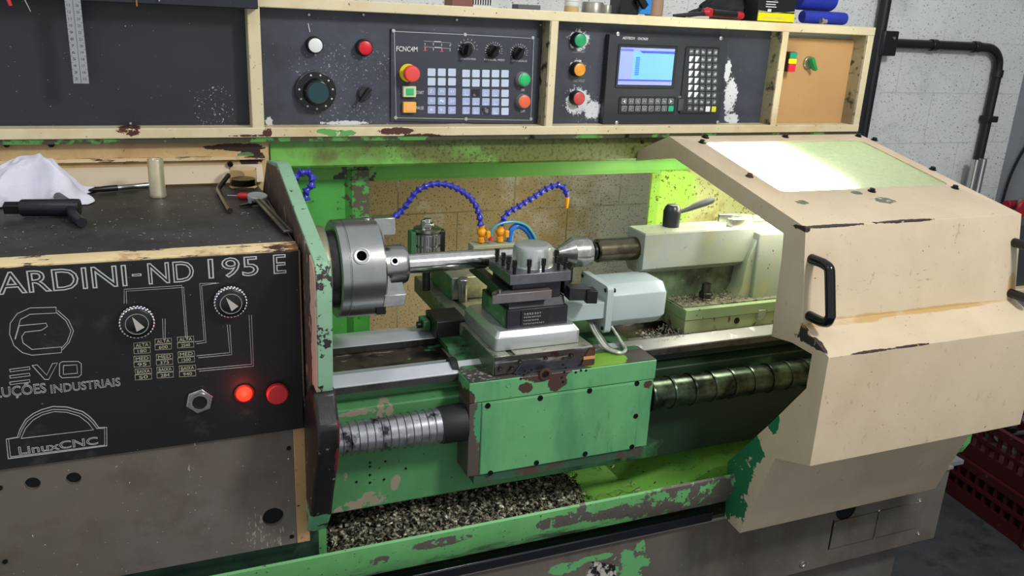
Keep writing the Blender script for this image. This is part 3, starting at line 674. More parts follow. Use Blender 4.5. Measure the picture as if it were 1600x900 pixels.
def pushbutton(px, py, colr, label, parent, ring='1a1b1d', r=.0145, Y=YP, h=.018, rr=.0165):
    o, c = dot(parent, px, py, rr, h, mat('ring_'+label.replace(' ', '_'), ring, .3, .7 if ring != '1a1b1d' else 0), 'push_button', Y, label=label, prof=[(0, rr*1.08), (h*.35, rr*1.08), (h*.5, rr), (h*.95, rr*.98), (h, rr*.9), (h*.9, rr*.8)])
    MB().lathe([(h*.6, r*.86), (h*1.05, r*.84), (h*1.1, r*.7), (h*1.1, 0)], (c.x, Y, c.z), (0, -1, 0), 28).build('button_cap', mat('cap_'+label.replace(' ', '_'), colr, .35), o)
    return o
pushbutton(493, 71, 'd4d9d3', 'white push button', con, r=.018, rr=.0175, h=.022)
pushbutton(571, 75, 'c8141f', 'red push button', con, r=.018, rr=.0175, h=.022)
# graduated dial
c = at(495, 144, YP-.02)
dl = MB().lathe([(0, .046), (.010, .046), (.013, .044), (.014, .030), (.020, .0285), (.038, .0275), (.040, .0255), (.040, 0)], (c.x, YP, c.z), (0, -1, 0), 48).build('graduated_dial', mat('dial_black', '0f1113', .22), con, bevel=.0008)
tag(dl, 'large black dial knob with teal centre')
MB().lathe([(.0401, .0235), (.0412, .0225), (.0412, 0)], (c.x, YP, c.z), (0, -1, 0), 40).build('dial_cap', mat('teal_cap', '1d3b40', .18), dl)
mb = MB()
for i in range(90):
    a = 2*PI*i/90; r0, r1 = .0442, .0458
    p = Vector((c.x+math.cos(a)*r0, YP-.0125, c.z+math.sin(a)*r0)); q = Vector((c.x+math.cos(a)*r1, YP-.0108, c.z+math.sin(a)*r1)); mb.tube([p, q], .0003, 3)
for i in range(10):
    a = PI/2-2*PI*i/11+.3
    mb.sphere((c.x+math.cos(a)*.0375, YP-.0138, c.z+math.sin(a)*.0375), .0022, 8, 6, (1, .25, 1))
mb.build('dial_marks', m_white, dl)
def rotary(px, py, label, ang, r=.0125, h=.024, m=m_dark, ring=None, Y=YP, parent=con, bar=.018, hm=None):
    c = at(px, py, Y-h*.7)
    o = MB().lathe([(0, r*1.15), (h*.25, r*1.1), (h*.3, r), (h*.55, r*.95), (h*.55, 0)], (c.x, Y, c.z), (0, -1, 0), 28).build('rotary_switch', ring or m, parent); tag(o, label)
    ca, sa = math.cos(ang), math.sin(ang)
    pts = [(-bar*.75, -r*.32), (bar, -r*.22), (bar, r*.22), (-bar*.75, r*.32)]
    MB().prism([(c.x+x*ca-z*sa, c.z+x*sa+z*ca) for x, z in pts], 'y', Y-h*1.15, Y-h*.5).build('switch_lever', hm or m, o, bevel=.001)
    return o
m_gloss = mat('glossy_black', '0b0b0c', .15)
rotary(571, 147, 'black selector switch below the red button', math.radians(232), r=.014, h=.022, ring=mat('grey_black_ring', '2a2c30', .35), hm=m_dark, bar=.022)
line = MB().tube([at(481, 36, YP)-Vector((0, .001, 0)), at(484, 50, YP)-Vector((0, .001, 0))], .0012, 4).build('scratch_mark', m_white, con)
# operator panel
YO = 1.969
A_, B_, C_, D_ = at(611, 45, YO), at(848, 62, YO), at(838, 198, YO), at(616, 189, YO)
op = MB().prism([(A_.x, D_.z), (B_.x-.003, D_.z-.008), (B_.x-.003, B_.z+.004), (A_.x, A_.z)], 'y', YO, 1.9755).build('operator_panel', mat('operator_black', '33363f', .4, var=.08, layers=[dict(col='9a9ea6', scale=190, thr=.735, soft=.01, detail=2)]), con, bevel=.0006)
mb = MB(); line_px(mb, [(616, 49), (727, 54), (834, 60), (832, 116), (829, 188), (728, 186), (619, 184), (616, 49)], YO, .0007, .0004)
text_px(mb, 'FCNC4M', 619, 652, 72.5, 80.5, YO, fill=True, thick=.015); text_px(mb, 'START', 650, 662, 142, 147, YO); text_px(mb, 'PAUSE', 650, 662, 166, 171, YO)
text_px(mb, 'ON', 814, 819, 138.5, 142.5, YO); text_px(mb, 'OFF', 813, 820, 171.5, 175.5, YO)
line_px(mb, [(662, 64), (704, 67), (705, 71)], YO, .0004); line_px(mb, [(662, 73), (704, 76)], YO, .0004)
for x, y in ((683, 64.8), (684, 74)): line_px(mb, [(x-5, y), (x+6, y+.6)], YO, .0013)
for x, y in ((664, 69), (677, 69), (690, 70), (703, 71), (677, 77), (703, 78)): line_px(mb, [(x, y-2), (x, y+2)], YO, .0008)
text_px(mb, 'OPERATION MODE', 719, 743, 90.5, 93.5, YO); text_px(mb, 'MANUAL FEED', 756, 788, 92, 95, YO); text_px(mb, 'SPINDLE', 799, 823, 93.5, 96.5, YO)
for cx, cy, n, a0, a1, rr in ((731, 76, 9, 185, -5, 13), (771.5, 79, 15, 210, -20, 11), (811, 82, 15, 210, -20, 11)):
    pts = []
    for i in range(n):
        a = math.radians(a0+(a1-a0)*i/(n-1)); p = (cx+math.cos(a)*rr, cy-math.sin(a)*rr); pts.append((cx+math.cos(a)*rr*.8, cy-math.sin(a)*rr*.8))
        line_px(mb, [p, (cx+math.cos(a)*(rr+3), cy-math.sin(a)*(rr+3))], YO, .0007, n=3)
    line_px(mb, pts, YO, .0005)
mb.build('panel_lettering', m_white, op)
mb = MB()
for x, y in ((664, 75.5), (690, 77)):
    line_px(mb, [(x, y-2.5), (x, y+2.5)], YO, .002); line_px(mb, [(x-3, y+3.5), (x+3, y+3.6)], YO, .0007)
mb.build('red_legend', mat('red_ink', 'd9607a', .5), op)
for x, y in ((615, 48), (727, 54), (833, 59), (618.5, 184), (728.5, 186), (830, 186)):
    dot(op, x, y, .0042, .002, m_zinc, 'panel_screw', YO, n=14)
m_key = mat('membrane_key', '9aa4c4', .4, var=.1); m_key2 = mat('membrane_key_pale', 'b9c4d6', .4)
kp = None; mbL = MB()
for bi, (xs, ys) in enumerate((((674.1, 690, 706), (112.9, 127.5, 142.6, 157.4, 171.4)), ((728, 743.3, 758.8, 773.9, 788.8), (114.8, 129.4, 144.4, 158.4, 172.5)))):
    for j, y in enumerate(ys):
        for i, x in enumerate(xs):
            y_ = y+(i*.35 if j > 1 else i*.1)
            c = at(x, y_, YO)
            worn = (bi == 1 and ((j == 2 and i == 1) or (j == 4 and i == 2)))
            pale = j < 2 or (bi == 1 and i == 4)
            w = .0096
            k = MB().prism(rrect(c.x-w, c.x+w, c.z-.0088, c.z+.0088, .002), 'y', YO-.0015, YO+.001).build('key', m_key2 if pale else m_key, op, smooth=False)
            if worn:
                k.data.materials[0] = mat('worn_key', '1b1a1e', .5, layers=[dict(col='7b7280', scale=90, thr=.55, soft=.05)]); tag(k, 'key with its face worn away to black')
            elif not pale:
                s_ = 'Z- Y+ 4+ X- ~ X+ 4- Y- Z+'.split()[(j-2)*3+i] if bi == 0 else None
                if s_: text_mb(mbL, s_, c.x-.005, c.x+.005, c.z-.003, c.z+.004, YO-.0016)
                else:
                    mbL.tube([(c.x+.0045*math.cos(a), YO-.0017, c.z+.001+.0035*math.sin(a)) for a in [q*PI/4 for q in range(7)]], .0004, 3); mbL.box(c.x-.005, c.x+.005, YO-.0018, YO-.0015, c.z-.006, c.z-.005)
mbL.build('key_legend', mat('key_ink', 'dfe6f5', .5), op)
c = at(638, 114, YO-.004)
MB().lathe([(0, .0205), (.003, .0205), (.003, 0)], (c.x, YO, c.z), (0, -1, 0), 36).build('emergency_plate', mat('emergency_yellow', 'd9c51c', .4), op)
c2_ = at(642.5, 112, YO-.035)
es = MB().lathe([(.0, .011), (.02, .011), (.021, .0185), (.030, .019), (.034, .0165), (.035, .010), (.0345, 0)], (c.x+.001, YO-.002, c.z), (0, -1, 0), 36).build('emergency_stop', mat('emergency_red', 'd9473f', .38), op)
for nm, px, py, c0, c1 in (('green illuminated start button', 640.5, 143.5, 'c9cfa8', '2f9d5b'), ('orange illuminated pause button', 640.5, 168, 'e3ad55', 'ef9350')):
    c = at(px, py, YO-.012)
    o = MB().box(c.x-.0155, c.x+.0155, YO-.012, YO, c.z-.0125, c.z+.0125).build('square_button', mat('frame_'+nm[:5], c0, .35), con, bevel=.0015); tag(o, nm)
    MB().box(c.x-.0095, c.x+.0095, YO-.0135, YO-.011, c.z-.008, c.z+.008).build('button_cap', mat('cap_'+nm[:5], c1, .3, emit=c1, es=.35), o, bevel=.001)
pushbutton(820, 124.5, '1fae63', 'green push button marked ON', con, ring='b6bcbc', Y=YO, r=.0165, rr=.0165)
pushbutton(820, 159, 'e0623f', 'orange-red push button marked OFF', con, ring='b6a8a0', Y=YO, r=.0175, rr=.0165)
rotary(731, 79, 'left rotary switch of the operator panel', math.radians(80), r=.014, h=.026, m=m_gloss, Y=YO, bar=.016)
rotary(773, 81, 'middle rotary switch of the operator panel', math.radians(55), r=.0135, h=.024, m=m_gloss, Y=YO, bar=.015)
rotary(812, 84, 'right rotary switch of the operator panel', math.radians(55), r=.0135, h=.024, m=m_gloss, Y=YO, bar=.015)
# three round buttons
pushbutton(907, 63, '1f8f5c', 'green push button beside the controller', con, r=.0185, rr=.0175, h=.022)
pushbutton(906, 109, 'd98f22', 'amber push button beside the controller', con, r=.0185, rr=.0175, h=.022)
pushbutton(905, 154, 'b8453f', 'red push button beside the controller', con, r=.0185, rr=.0175, h=.022)
mb = MB(); text_px(mb, 'CICLO START', 894, 914, 79.5, 82.5, YP); text_px(mb, 'FEED HOLD', 895, 913, 124, 128, YP); text_px(mb, 'STOP', 899, 911, 172, 175, YP)
mb.build('button_lettering', mat('faded_ink', '9a9ca0', .6), con)
# controller
YC = 1.955
A_, B_, C_, D_ = at(953, 50, YC), at(1136, 72, YC), at(1130, 195, YC), at(953, 196, YC)
ct = MB().prism([(A_.x, 1.383), (B_.x+.003, 1.383), (B_.x+.003, 1.603), (A_.x, 1.608)], 'y', YC, 1.975).build('cnc_controller', mat('controller_black', '2b2d32', .4, var=.06), con, bevel=.0015)
def pad(px0, py0, px1, py1, px2, py2, name, r=.005, g='1e2024'):
    a = at(px0, py0, YC); b = at(px1, py1, YC); d = at(px2, py2, YC)
    x0, x1, z1, z0 = a.x, b.x, (a.z+b.z)/2, d.z
    MB().prism(rrect(x0-.002, x1+.002, z0-.002, z1+.002, r), 'y', YC-.0010, YC+.001).build(name+'_rim', m_dark, ct, smooth=False)
    return MB().prism(rrect(x0, x1, z0, z1, r), 'y', YC-.0018, YC+.001).build(name, mat(name+'_m', g, .45), ct, smooth=False)
pad(967, 69, 1058, 74, 1057, 138, 'screen_bezel', .004); pad(968, 152, 1055, 152, 1055, 177, 'keypad'); pad(1072, 73, 1123, 76, 1119, 177, 'keypad')
a, b, d = at(970, 73.5, YC-.002), at(1054.5, 77, YC-.002), at(1053, 133.5, YC-.002)
x0, x1, z1, z0 = a.x, b.x, (a.z+b.z)/2, (d.z+at(969, 132, YC).z)/2
scr = MB().box(x0, x1, YC-.0026, YC-.0010, z0, z1).build('screen', mat('lcd_glow', '5f93c8', .25, emit='78b4f5', es=.66), ct)
fx = lambda u: x0+(x1-x0)*u
fz = lambda v: z1-(z1-z0)*v
def sb(mbx, u0, v0, u1, v1): mbx.box(fx(u0), fx(u1), YC-.0030, YC-.0026, fz(v1), fz(v0))
q = MB(); sb(q, 0, .03, .235, .86); sb(q, 0, 0, 1, .10); sb(q, 0, .9, 1, 1); q.build('screen_side_bar', mat('lcd_violet', '7a82c0', .3, emit='98a4f2', es=.62), ct, smooth=False)
q = MB(); sb(q, .42, .07, 1, .135); sb(q, 0, .855, 1, .9); q.prism([(fx(.34), fz(.07)), (fx(.44), fz(.07)), (fx(.44), fz(.135)), (fx(.40), fz(.135))], 'y', YC-.0030, YC-.0026); q.build('screen_title_bar', mat('lcd_navy', '3b49b0', .3, emit='3b49b4', es=.7), ct, smooth=False)
q = MB()
for i in range(9): sb(q, .29, .245+i*.056, .365, .29+i*.056)
q.build('screen_rows', mat('lcd_blue', '3a72c0', .3, emit='3a72c8', es=.7), ct, smooth=False)
q = MB(); random.seed(5)
for i in range(10):
    for u in (.42, .53, .66, .74): q.box(fx(u), fx(u+random.uniform(.05, .08)), YC-.0029, YC-.0026, fz(.245+i*.055+.024), fz(.245+i*.055+.010))
for i in range(6): q.box(fx(.03), fx(.055), YC-.0032, YC-.0030, fz(.14+i*.12+.02), fz(.14+i*.12)); q.box(fx(.07), fx(.16), YC-.0032, YC-.0030, fz(.14+i*.12+.014), fz(.14+i*.12+.004))
for i in range(5): q.box(fx(.48+i*.09), fx(.54+i*.09), YC-.0032, YC-.0030, fz(.045), fz(.025))
q.build('screen_figures', mat('lcd_text', '6a9fd8', .3, emit='6a9fd8', es=.6), ct, smooth=False)
m_k = mat('grey_key', '4a4d52', .4); m_kl = mat('key_outline', '8f9498', .5); m_kg = mat('green_key', '1f9a72', .4, emit='1f9a72', es=.15); m_ky = mat('yellow_key', 'c9c22a', .4); m_kw = mat('white_key', 'ccd2d4', .4)
leg = MB()
def ckey(px, py, m, w=.0078, h=.0072, hw=None):
    c = at(px, py, YC)
    MB().prism(rrect(c.x-w, c.x+w, c.z-h, c.z+h, .0015, 3), 'y', YC-.0032, YC-.0015).build('key', m, ct, smooth=False); return c
for j, y in enumerate((158.2, 169.5)):
    for i, x in enumerate((974.4, 985.5, 995.8, 1006, 1016.4, 1026.8, 1037, 1047.4)):
        c = ckey(x, y, m_kg if (j == 1 and i == 7) else m_k)
        Yk = YC-.0034
        if not (j == 1 and i == 7):
            leg.tube([(p[0], Yk, p[1]) for p in rrect(c.x-.0068, c.x+.0068, c.z-.0062, c.z+.0062, .001, 1)+[(c.x+.0068, c.z+.0052)]], .00035, 3)
        if j == 0 and 0 < i < 7: text_mb(leg, 'F%d' % i, c.x-.0035, c.x+.0035, c.z-.003, c.z+.003, YC-.0032)
        elif j == 0:
            s_ = -1 if i == 0 else 1; leg.prism([(c.x+s_*.004, c.z), (c.x-s_*.003, c.z+.0045), (c.x-s_*.003, c.z-.0045)], 'y', YC-.0038, YC-.0032)
        elif i < 7: leg.tube([(c.x+.0035*math.cos(a), Yk, c.z+.003*math.sin(a)) for a in [q_*PI/4 for q_ in range(3+i % 4+3)]], .0006, 3)
leg.build('key_legend', m_kw, ct, smooth=False); leg = MB()
for j, y in enumerate((81, 92.3, 103.4, 115, 126, 137, 148, 158.7, 169.7)):
    for i, x in enumerate((1078.4, 1087.7, 1097, 1106.7, 1116)):
        x_ = x-(j-3)*.33; y_ = y+i*.3-.5
        c = ckey(x_, y_, m_ky if (j == 8 and i == 4) else m_kw if (j == 8 and i == 3) else m_k, w=.0070)
        if j == 8 and i > 2: continue
        if 1 <= j <= 6 and i < 2: leg.prism([(c.x-.0065, c.z+.0066), (c.x+.0066, c.z+.0066), (c.x-.001, c.z-.0066), (c.x-.0065, c.z-.0066)], 'y', YC-.0036, YC-.0031)
        else:
            leg.tube([(c.x+.0042*math.cos(a), YC-.0034, c.z+.0034*math.sin(a)) for a in [q_*PI/4+i for q_ in range(6)]], .0006, 3); leg.box(c.x-.003, c.x+.003, YC-.0036, YC-.0032, c.z-.0008, c.z+.0008)
leg.build('key_legend', m_kw, ct, smooth=False)
mb = MB(); text_px(mb, 'ADTECH', 972, 991, 57.5, 61.5, YC, shear=.2, thick=.02); text_px(mb, 'CNC9620', 996, 1012, 58.5, 62.5, YC, thick=.02); text_px(mb, 'USB', 1060, 1065, 150, 152.5, YC)
mb.build('controller_lettering', m_white, ct)
c = at(1062.5, 164, YC); MB().box(c.x-.0085, c.x+.0085, YC-.004, YC, c.z-.0155, c.z+.0155).build('usb_cover', mat('usb_grey', '3a3c40', .45), ct, bevel=.001)
MB().prism([(c.x-.007, c.z-.017), (c.x+.007, c.z-.017), (c.x, c.z-.0225)], 'y', YC-.001, YC+.001).build('usb_arrow', m_dark, ct, smooth=False)
for x, y in ((966, 53), (1127, 60), (964, 192), (1122, 191.5)): dot(ct, x, y, .005, .002, m_zinc, 'panel_screw', YC, n=14)
# bay at the right: start/stop station and green switch
c = at(1238, 97, YP-.03)
st = MB().prism(rrect(c.x-.012, c.x+.012, c.z-.027, c.z+.027, .004), 'y', YP-.028, YP).build('start_stop_station', mat('station_black', '1a1b1c', .4), con)
for nm, dz0, dz1, cc, e in (('green_start_key', .009, .026, '2f8f6c', 0), ('yellow_lamp', -.004, .0085, 'f2b90c', 1.2), ('red_stop_key', -.0265, -.0045, 'cf2f3c', 0)):
    MB().prism(rrect(c.x-.0115, c.x+.0115, c.z+dz0, c.z+dz1, .002), 'y', YP-.033, YP-.027).build(nm, mat(nm+'_m', cc, .35, emit=cc if e else None, es=e), st, bevel=.0008)
rotary(1269, 99, 'green rotary switch on the wooden panel', math.radians(-58), r=.0165, h=.024, m=mat('green_switch', '1c8a45', .35), ring=mat('chrome_ring', '9ea39c', .25, .9), bar=.022)
for px, py in ((483, 23), (568, 23), (714, 31), (845, 39), (573, 196), (1206, 57), (1194, 197), (866, 199), (204, 193)):
    dot(con, px, py, .0028, .002, m_zinc, 'panel_screw', YP-.003, n=10)
for px, py, Yb in ((832, 214, 1.93), (980, 212, 1.93), (1003, 222, 1.93)):
    p = at(px, py, Yb); MB().lathe([(0, .005), (.004, .005), (.004, 0)], (p.x, Yb, p.z), (0, -1, 0), 6).build('hex_bolt', m_screw, con)
# magnetic tool strip and hanging tools
mg = MB().box(-.6, .225, 1.905, 1.9295, 1.630, 1.672).build('tool_strip', mat('dark_steel_strip', '33373d', .35, .7), bevel=.002); tag(mg, 'dark magnetic tool strip along the top of the left console bay', 'tool strip')
rl = thing('steel_ruler', 'steel ruler with two rows of numerals hanging before the left console panel', 'ruler', (-.118, 1.90, 1.475))
MB().box(-.132, -.1045, 1.9025, 1.9045, 1.4755, 1.70).build('blade', mat('ruler_steel', 'a2a4a6', .3, .8, var=.05), rl)
mb = MB()
for i in range(13):
    z = 1.482+i*.0125
    text_mb(mb, str(i+2), -.129, -.1235, z, z+.005, 1.9025); text_mb(mb, str(i+15), -.114, -.1085, z, z+.005, 1.9025)
    mb.box(-.1325, -.129, 1.9018, 1.9024, z+.008, z+.0085); mb.box(-.108, -.1045, 1.9018, 1.9024, z+.008, z+.0085)
mb.box(-.1186, -.118, 1.9018, 1.9024, 1.4756, 1.66)
mb.build('ruler_marks', mat('ruler_ink', '2e2f31', .5), rl, smooth=False)
tg = 'tools hanging from the magnetic strip'
c = at(13, 8, 1.9)
t = MB().tube([c+Vector((.004, 0, -.001)), c+Vector((-.01, 0, .05))], .005, 10, rf=lambda i: (.003, .006)[i]).build('red_handled_pliers', mat('red_grip', 'c22836', .35)); tag(t, 'tip of a red-handled tool hanging at the top left corner', 'tool')
c = at(48, 18, 1.9); t = MB().tube([c, c+Vector((-.018, 0, .05))], .001, 6, rf=lambda i: (.0008, .0016)[i]).build('scriber', m_ground); tag(t, 'thin steel scriber point hanging beside the red tool', 'scriber')
c = at(214, 10, 1.9); t = MB().tube([c, c+Vector((-.001, 0, .05))], .002, 8).build('copper_rod', mat('copper', 'a8663a', .35, .9)); tag(t, 'short copper coloured rod hanging below the tool strip', 'rod')
c = at(249, 2, 1.9); t = MB().tube([c, c+Vector((0, 0, .04))], .0018, 8).build('pin_punch', m_ground); tag(t, 'small bright pin end hanging right of the copper rod', 'punch')
# ================================================================== chuck and workpiece
YA, ZA = 1.64, 1.1405
m_chuck = mat('turned_chuck_steel', 'a3a4a2', .26, 1, var=.06, vscale=20, bump=.03, bscale=250)
m_cast = mat('nose_cast_steel', '8d8b72', .42, .7, var=.15, vscale=30)
ch = thing('lathe_chuck', 'large polished round chuck with jaws mounted on the spindle', 'lathe chuck', (.38, YA, ZA))
MB().lathe([(.232, .086), (.262, .088), (.264, .0895), (.296, .0895), (.300, .087), (.300, .02)], (0, YA, ZA), (1, 0, 0), 64).build('spindle_nose', m_cast, ch)
MB().lathe([(.299, .075), (.316, .079), (.318, .0)], (0, YA, ZA), (1, 0, 0), 48).build('back_plate', m_dsteel, ch)
MB().lathe([(.316, .096), (.319, .099), (.333, .0995), (.334, .0985), (.3355, .0985), (.3365, .0998), (.402, .0998), (.4055, .097), (.4055, .02), (.404, 0)], (0, YA, ZA), (1, 0, 0), 96).build('chuck_body', m_chuck, ch)
def sock(px, py, r, parent, Yc=None, R=.1):   # key socket on the chuck's curved side
    d = ((px-800)*R1-(py-450)*U1)/FPX+_f
    a = d.y**2+d.z**2; b = 2*((CAMP.y-YA)*d.y+(CAMP.z-ZA)*d.z); cc = (CAMP.y-YA)**2+(CAMP.z-ZA)**2-R*R
    t = (-b-math.sqrt(b*b-4*a*cc))/(2*a); p = CAMP+d*t; nrm = Vector((0, p.y-YA, p.z-ZA)).normalized()
    o = MB().lathe([(-.003, r), (.0020, r), (.0022, r*.92), (.0016, r*.86), (.0016, r*.6), (.0010, r*.55)], p, nrm, 32, cap=False).build('key_socket', m_ground, parent)
    MB().lathe([(.0017, r*.6), (.00175, 0)], p, nrm, 24, cap=False).build('socket_hole', m_hole, o); return o
sock(565, 400, .0165, ch); sock(573, 341, .010, ch)
def jaw(ang, name='jaw'):
    mb = MB()
    mb.prism([(.418, .035), (.449, .035), (.449, .058), (.4375, .058), (.4375, .092), (.418, .098)], 'y', -.0135, .0135)
    # step pointing along +z radially
    M = Matrix.Translation((0, YA, ZA)) @ Matrix.Rotation(ang, 4, 'X'); mb.xf(M)
    return mb.build(name, m_steel, ch, bevel=.001)
def jaw2(ang):
    mb = MB(); mb.prism([(.400, .046), (.421, .046), (.421, .066), (.444, .066), (.444, .101), (.400, .101)], 'y', -.016, .016)
    mb.xf(Matrix.Translation((0, YA, ZA)) @ Matrix.Rotation(ang, 4, 'X')); return mb.build('jaw', m_steel, ch, bevel=.001)
jaw2(math.radians(-4)); jaw2(math.radians(118)); jaw2(math.radians(238))
MB().box(.388, .4065, YA-.078, YA-.062, ZA-.078, ZA-.060).build('jaw_slot', m_dark, ch)
MB().lathe([(.404, .0415), (.460, .0415), (.4675, .038), (.4675, .0)], (0, YA, ZA), (1, 0, 0), 56).build('inner_collar', m_chuck, ch)
sock(617, 408, .0095, ch, R=.0415)
bar = MB().lathe([(.4675, .018), (.468, .0212), (.80, .0206), (.812, .016), (.812, 0)], (0, YA, ZA), (1, 0, 0), 48).build('steel_bar', mat('polished_bar', 'd0d0cc', .16, 1, var=.1, vscale=60, bump=.02), None)
tag(bar, 'polished steel bar turning between the chuck and the live centre', 'workpiece')
lc = thing('live_centre', 'conical steel live centre supporting the bar at the tailstock', 'lathe centre', (.88, YA, ZA))
MB().lathe([(.795, 0), (.795, .0105), (.818, .0110), (.8185, .0125), (.852, .0325), (.854, .034), (.888, .0345), (.8885, .0325), (.897, .032), (.8985, .026), (.8985, 0)], (0, YA, ZA), (1, 0, 0), 48).build('cone', mat('centre_steel', 'a5a59c', .2, .9, var=.2, vscale=60, bump=.05, bscale=300), lc, ang=12)
MB().lathe([(.898, .0165), (.908, .0165), (.908, .020), (.913, .020), (.913, 0)], (0, YA, ZA), (1, 0, 0), 32).build('taper_shank', m_dark, lc)

# ================================================================== carriage
FACE = 'green'
m_apron = mat('apron_green', '5d9a66', .42, var=.07, vscale=6, bump=.05, layers=[
    dict(col='3f7a52', scale=7, thr=.56, soft=.1, amt=.8, stretch=(1, 1, .3)), dict(col='2f4a36', scale=22, thr=.66, soft=.05, amt=.6, stretch=(1, 1, .25)),
    dict(col='453027', scale=30, thr=.60, soft=.008, k=1.15, nr=.7, masks=[P(855, 584, 1.43, (.075, .1, .020)), P(822, 606, 1.43, (.018, .1, .014)), P(870, 598, 1.43, (.025, .1, .022)), P(735, 625, 1.43, (.012, .1, .02)), P(800, 583, 1.43, (.02, .1, .01)), P(743, 690, 1.43, (.010, .05, .07)), P(1013, 601, 1.43, (.012, .1, .01)), P(905, 565, 1.43, (.04, .1, .006)), P(980, 555, 1.43, (.05, .1, .004))]),
    dict(col='15201a', scale=130, thr=.73, soft=.015, detail=2)])
m_aprontop = mat('apron_top_oily', '45423c', .4, .2, var=.25, vscale=12, bump=.06, layers=[
    dict(col='6f9a35', scale=12, thr=.52, soft=.03, k=1.0, masks=[(tuple(atz(940, 555, .95)), (.05, .08, .05)), (tuple(atz(925, 560, .95)), (.04, .05, .05)), (tuple(atz(955, 535, .95)), (.035, .05, .05))]),
    dict(col='8d8d86', scale=90, thr=.64, soft=.03, k=.5, masks=[(tuple(atz(740, 575, .95)), (.05, .08, .05))])])
m_sadside = mat('saddle_side_green', '3c6a44', .42, var=.2, vscale=12, bump=.05, layers=[dict(col='1b2119', scale=14, thr=.6, soft=.1), dict(col='6f8a58', scale=30, thr=.66, soft=.04)])
ca = thing('carriage', 'green carriage with boxy apron straddling the bed ways', 'lathe carriage', (.757, 1.5, .738))
MB().box(.542, .973, 1.432, 1.498, .905, .949).build('saddle_front', m_apron, ca, bevel=.0015)
MB().prism([(.543, 1.434), (.972, 1.434), (.972, 1.62), (.545, 1.62)], 'z', .948, .9505).build('saddle_top', m_aprontop, ca)
MB().prism([(1.498, .9055), (1.498, .951), (1.60, .951), (1.60, .9605), (1.76, .9605), (1.80, .9505), (1.80, .958), (1.60, .958)], 'x', .552, .966).build('saddle', m_sadside, ca)
MB().box(.570, .940, 1.4325, 1.497, .739, .9035).build('apron', m_apron, ca, bevel=.001)
MB().box(.571, .938, 1.4305, 1.433, .741, .901).build('cover_plate', m_apron, ca, bevel=.0008)
MB().box(.544, .5695, 1.4335, 1.497, .739, .9035).build('left_strip', mat('bare_strip', '5b524b', .45, .3, var=.15, layers=[dict(col='4f9468', scale=45, thr=.55, soft=.01, k=.9, masks=[P(751, 660, 1.43, (.013, .1, .05))])]), ca, bevel=.001)
MB().box(.9395, .971, 1.4335, 1.497, .741, .9035).build('right_strip', m_apron, ca, bevel=.001)
MB().box(.56, .96, 1.436, 1.499, .718, .738).build('bottom_flange', mat('flange_dark', '31503a', .5, var=.2, layers=[dict(col='4a382e', scale=20, thr=.55, soft=.02)]), ca)
for px, py in ((762, 634), (844, 622), (921, 610.5), (995, 599), (766, 739), (838, 723), (914, 709), (987, 698), (993, 650)):
    c = at(px, py, 1.431)
    o = MB().lathe([(0, .0062), (.0012, .0060), (.0012, .0045), (.0003, .0042), (.0003, 0)], (c.x, 1.4308, c.z), (0, -1, 0), 18).build('socket_screw', m_screw, ca)
for px, py in ((882, 582), (884, 575), (908, 579), (916, 579), (900, 582), (818, 586), (826, 582), (831, 578), (820, 580), (880, 570), (814, 592), (878, 590), (880, 597)):
    c = at(px, py, 1.431); MB().lathe([(0, .0026), (.001, .0026), (.001, 0)], (c.x, 1.432, c.z), (0, -1, 0), 10).build('tapped_hole', m_dark, ca)
c = at(852, 585, 1.43)
m_rust = mat('rusty_ring', '4c3328', .6, .2, var=.3, vscale=50, bump=.1)
o = MB().lathe([(0, .0135), (.003, .0135), (.0035, .012), (.0035, .008), (-.004, .0075)], (c.x, 1.432, c.z), (0, -1, 0), 32, cap=False).build('screw_boss', m_rust, ca)
MB().lathe([(.0002, .008), (.0005, 0)], (c.x, 1.432, c.z), (0, -1, 0), 24, cap=False).build('boss_bore', m_dark, o)
c = at(795, 602, 1.43); MB().lathe([(0, .0055), (.001, .0055), (.0012, .0045), (.0004, .004), (.0004, 0)], (c.x, 1.432, c.z), (0, -1, 0), 20).build('plug', m_apron, ca)
MB().prism([(.545, 1.60), (.545, 1.66), (.60, 1.66), (.60, 1.60)], 'z', .955, .985)
for (x0, x1) in ((.535, .547),):
    MB().lathe([(0, .024), (.010, .026), (.014, .024)], (.532, 1.53, .940), (1, 0, 0), 28).build('way_wiper', m_rubber, ca)
wb_ = thing('wiper_block', 'grey steel block on the rear way left of the cross slide', 'steel block', (.58, 1.72, .96))
a = atz(665, 481, 1.0)
MB().box(.545, .615, 1.655, 1.74, .957, .998).build('block', m_dsteel, wb_, bevel=.002)
MB().box(.528, .545, 1.70, 1.74, .962, .985).build('bracket', m_sadside, wb_, bevel=.002)
MB().cyl((.518, 1.715, .972), (.530, 1.715, .972), .008).build('bracket_screw', m_screw, wb_)

# cross slide with T slots
m_slide = mat('cross_slide_steel', '46573f', .42, .15, var=.2, vscale=14, bump=.06, layers=[dict(col='7c8678', scale=22, thr=.62, soft=.06), dict(col='1f2620', scale=60, thr=.66, soft=.03)])
m_slidetop = mat('cross_slide_top', '8c8d80', .36, .6, var=.12, vscale=14, bump=.05, layers=[dict(col='5a5a4c', scale=60, thr=.63, soft=.03, detail=4), dict(col='d8d49a', scale=9, thr=.60, soft=.08, k=.5, masks=[((.72, 1.78, 1.0), (.12, .1, .05))])])
xs = thing('cross_slide', 'steel cross slide with a T slot running back across the carriage', 'cross slide', (.715, 1.7, .95))
MB().prism([(.602, .9515), (.822, .9515), (.822, .963), (.806, .963), (.812, .988), (.612, .988), (.618, .963), (.602, .963)], 'y', 1.452, 2.0).build('dovetail', m_slide, xs, bevel=.001)
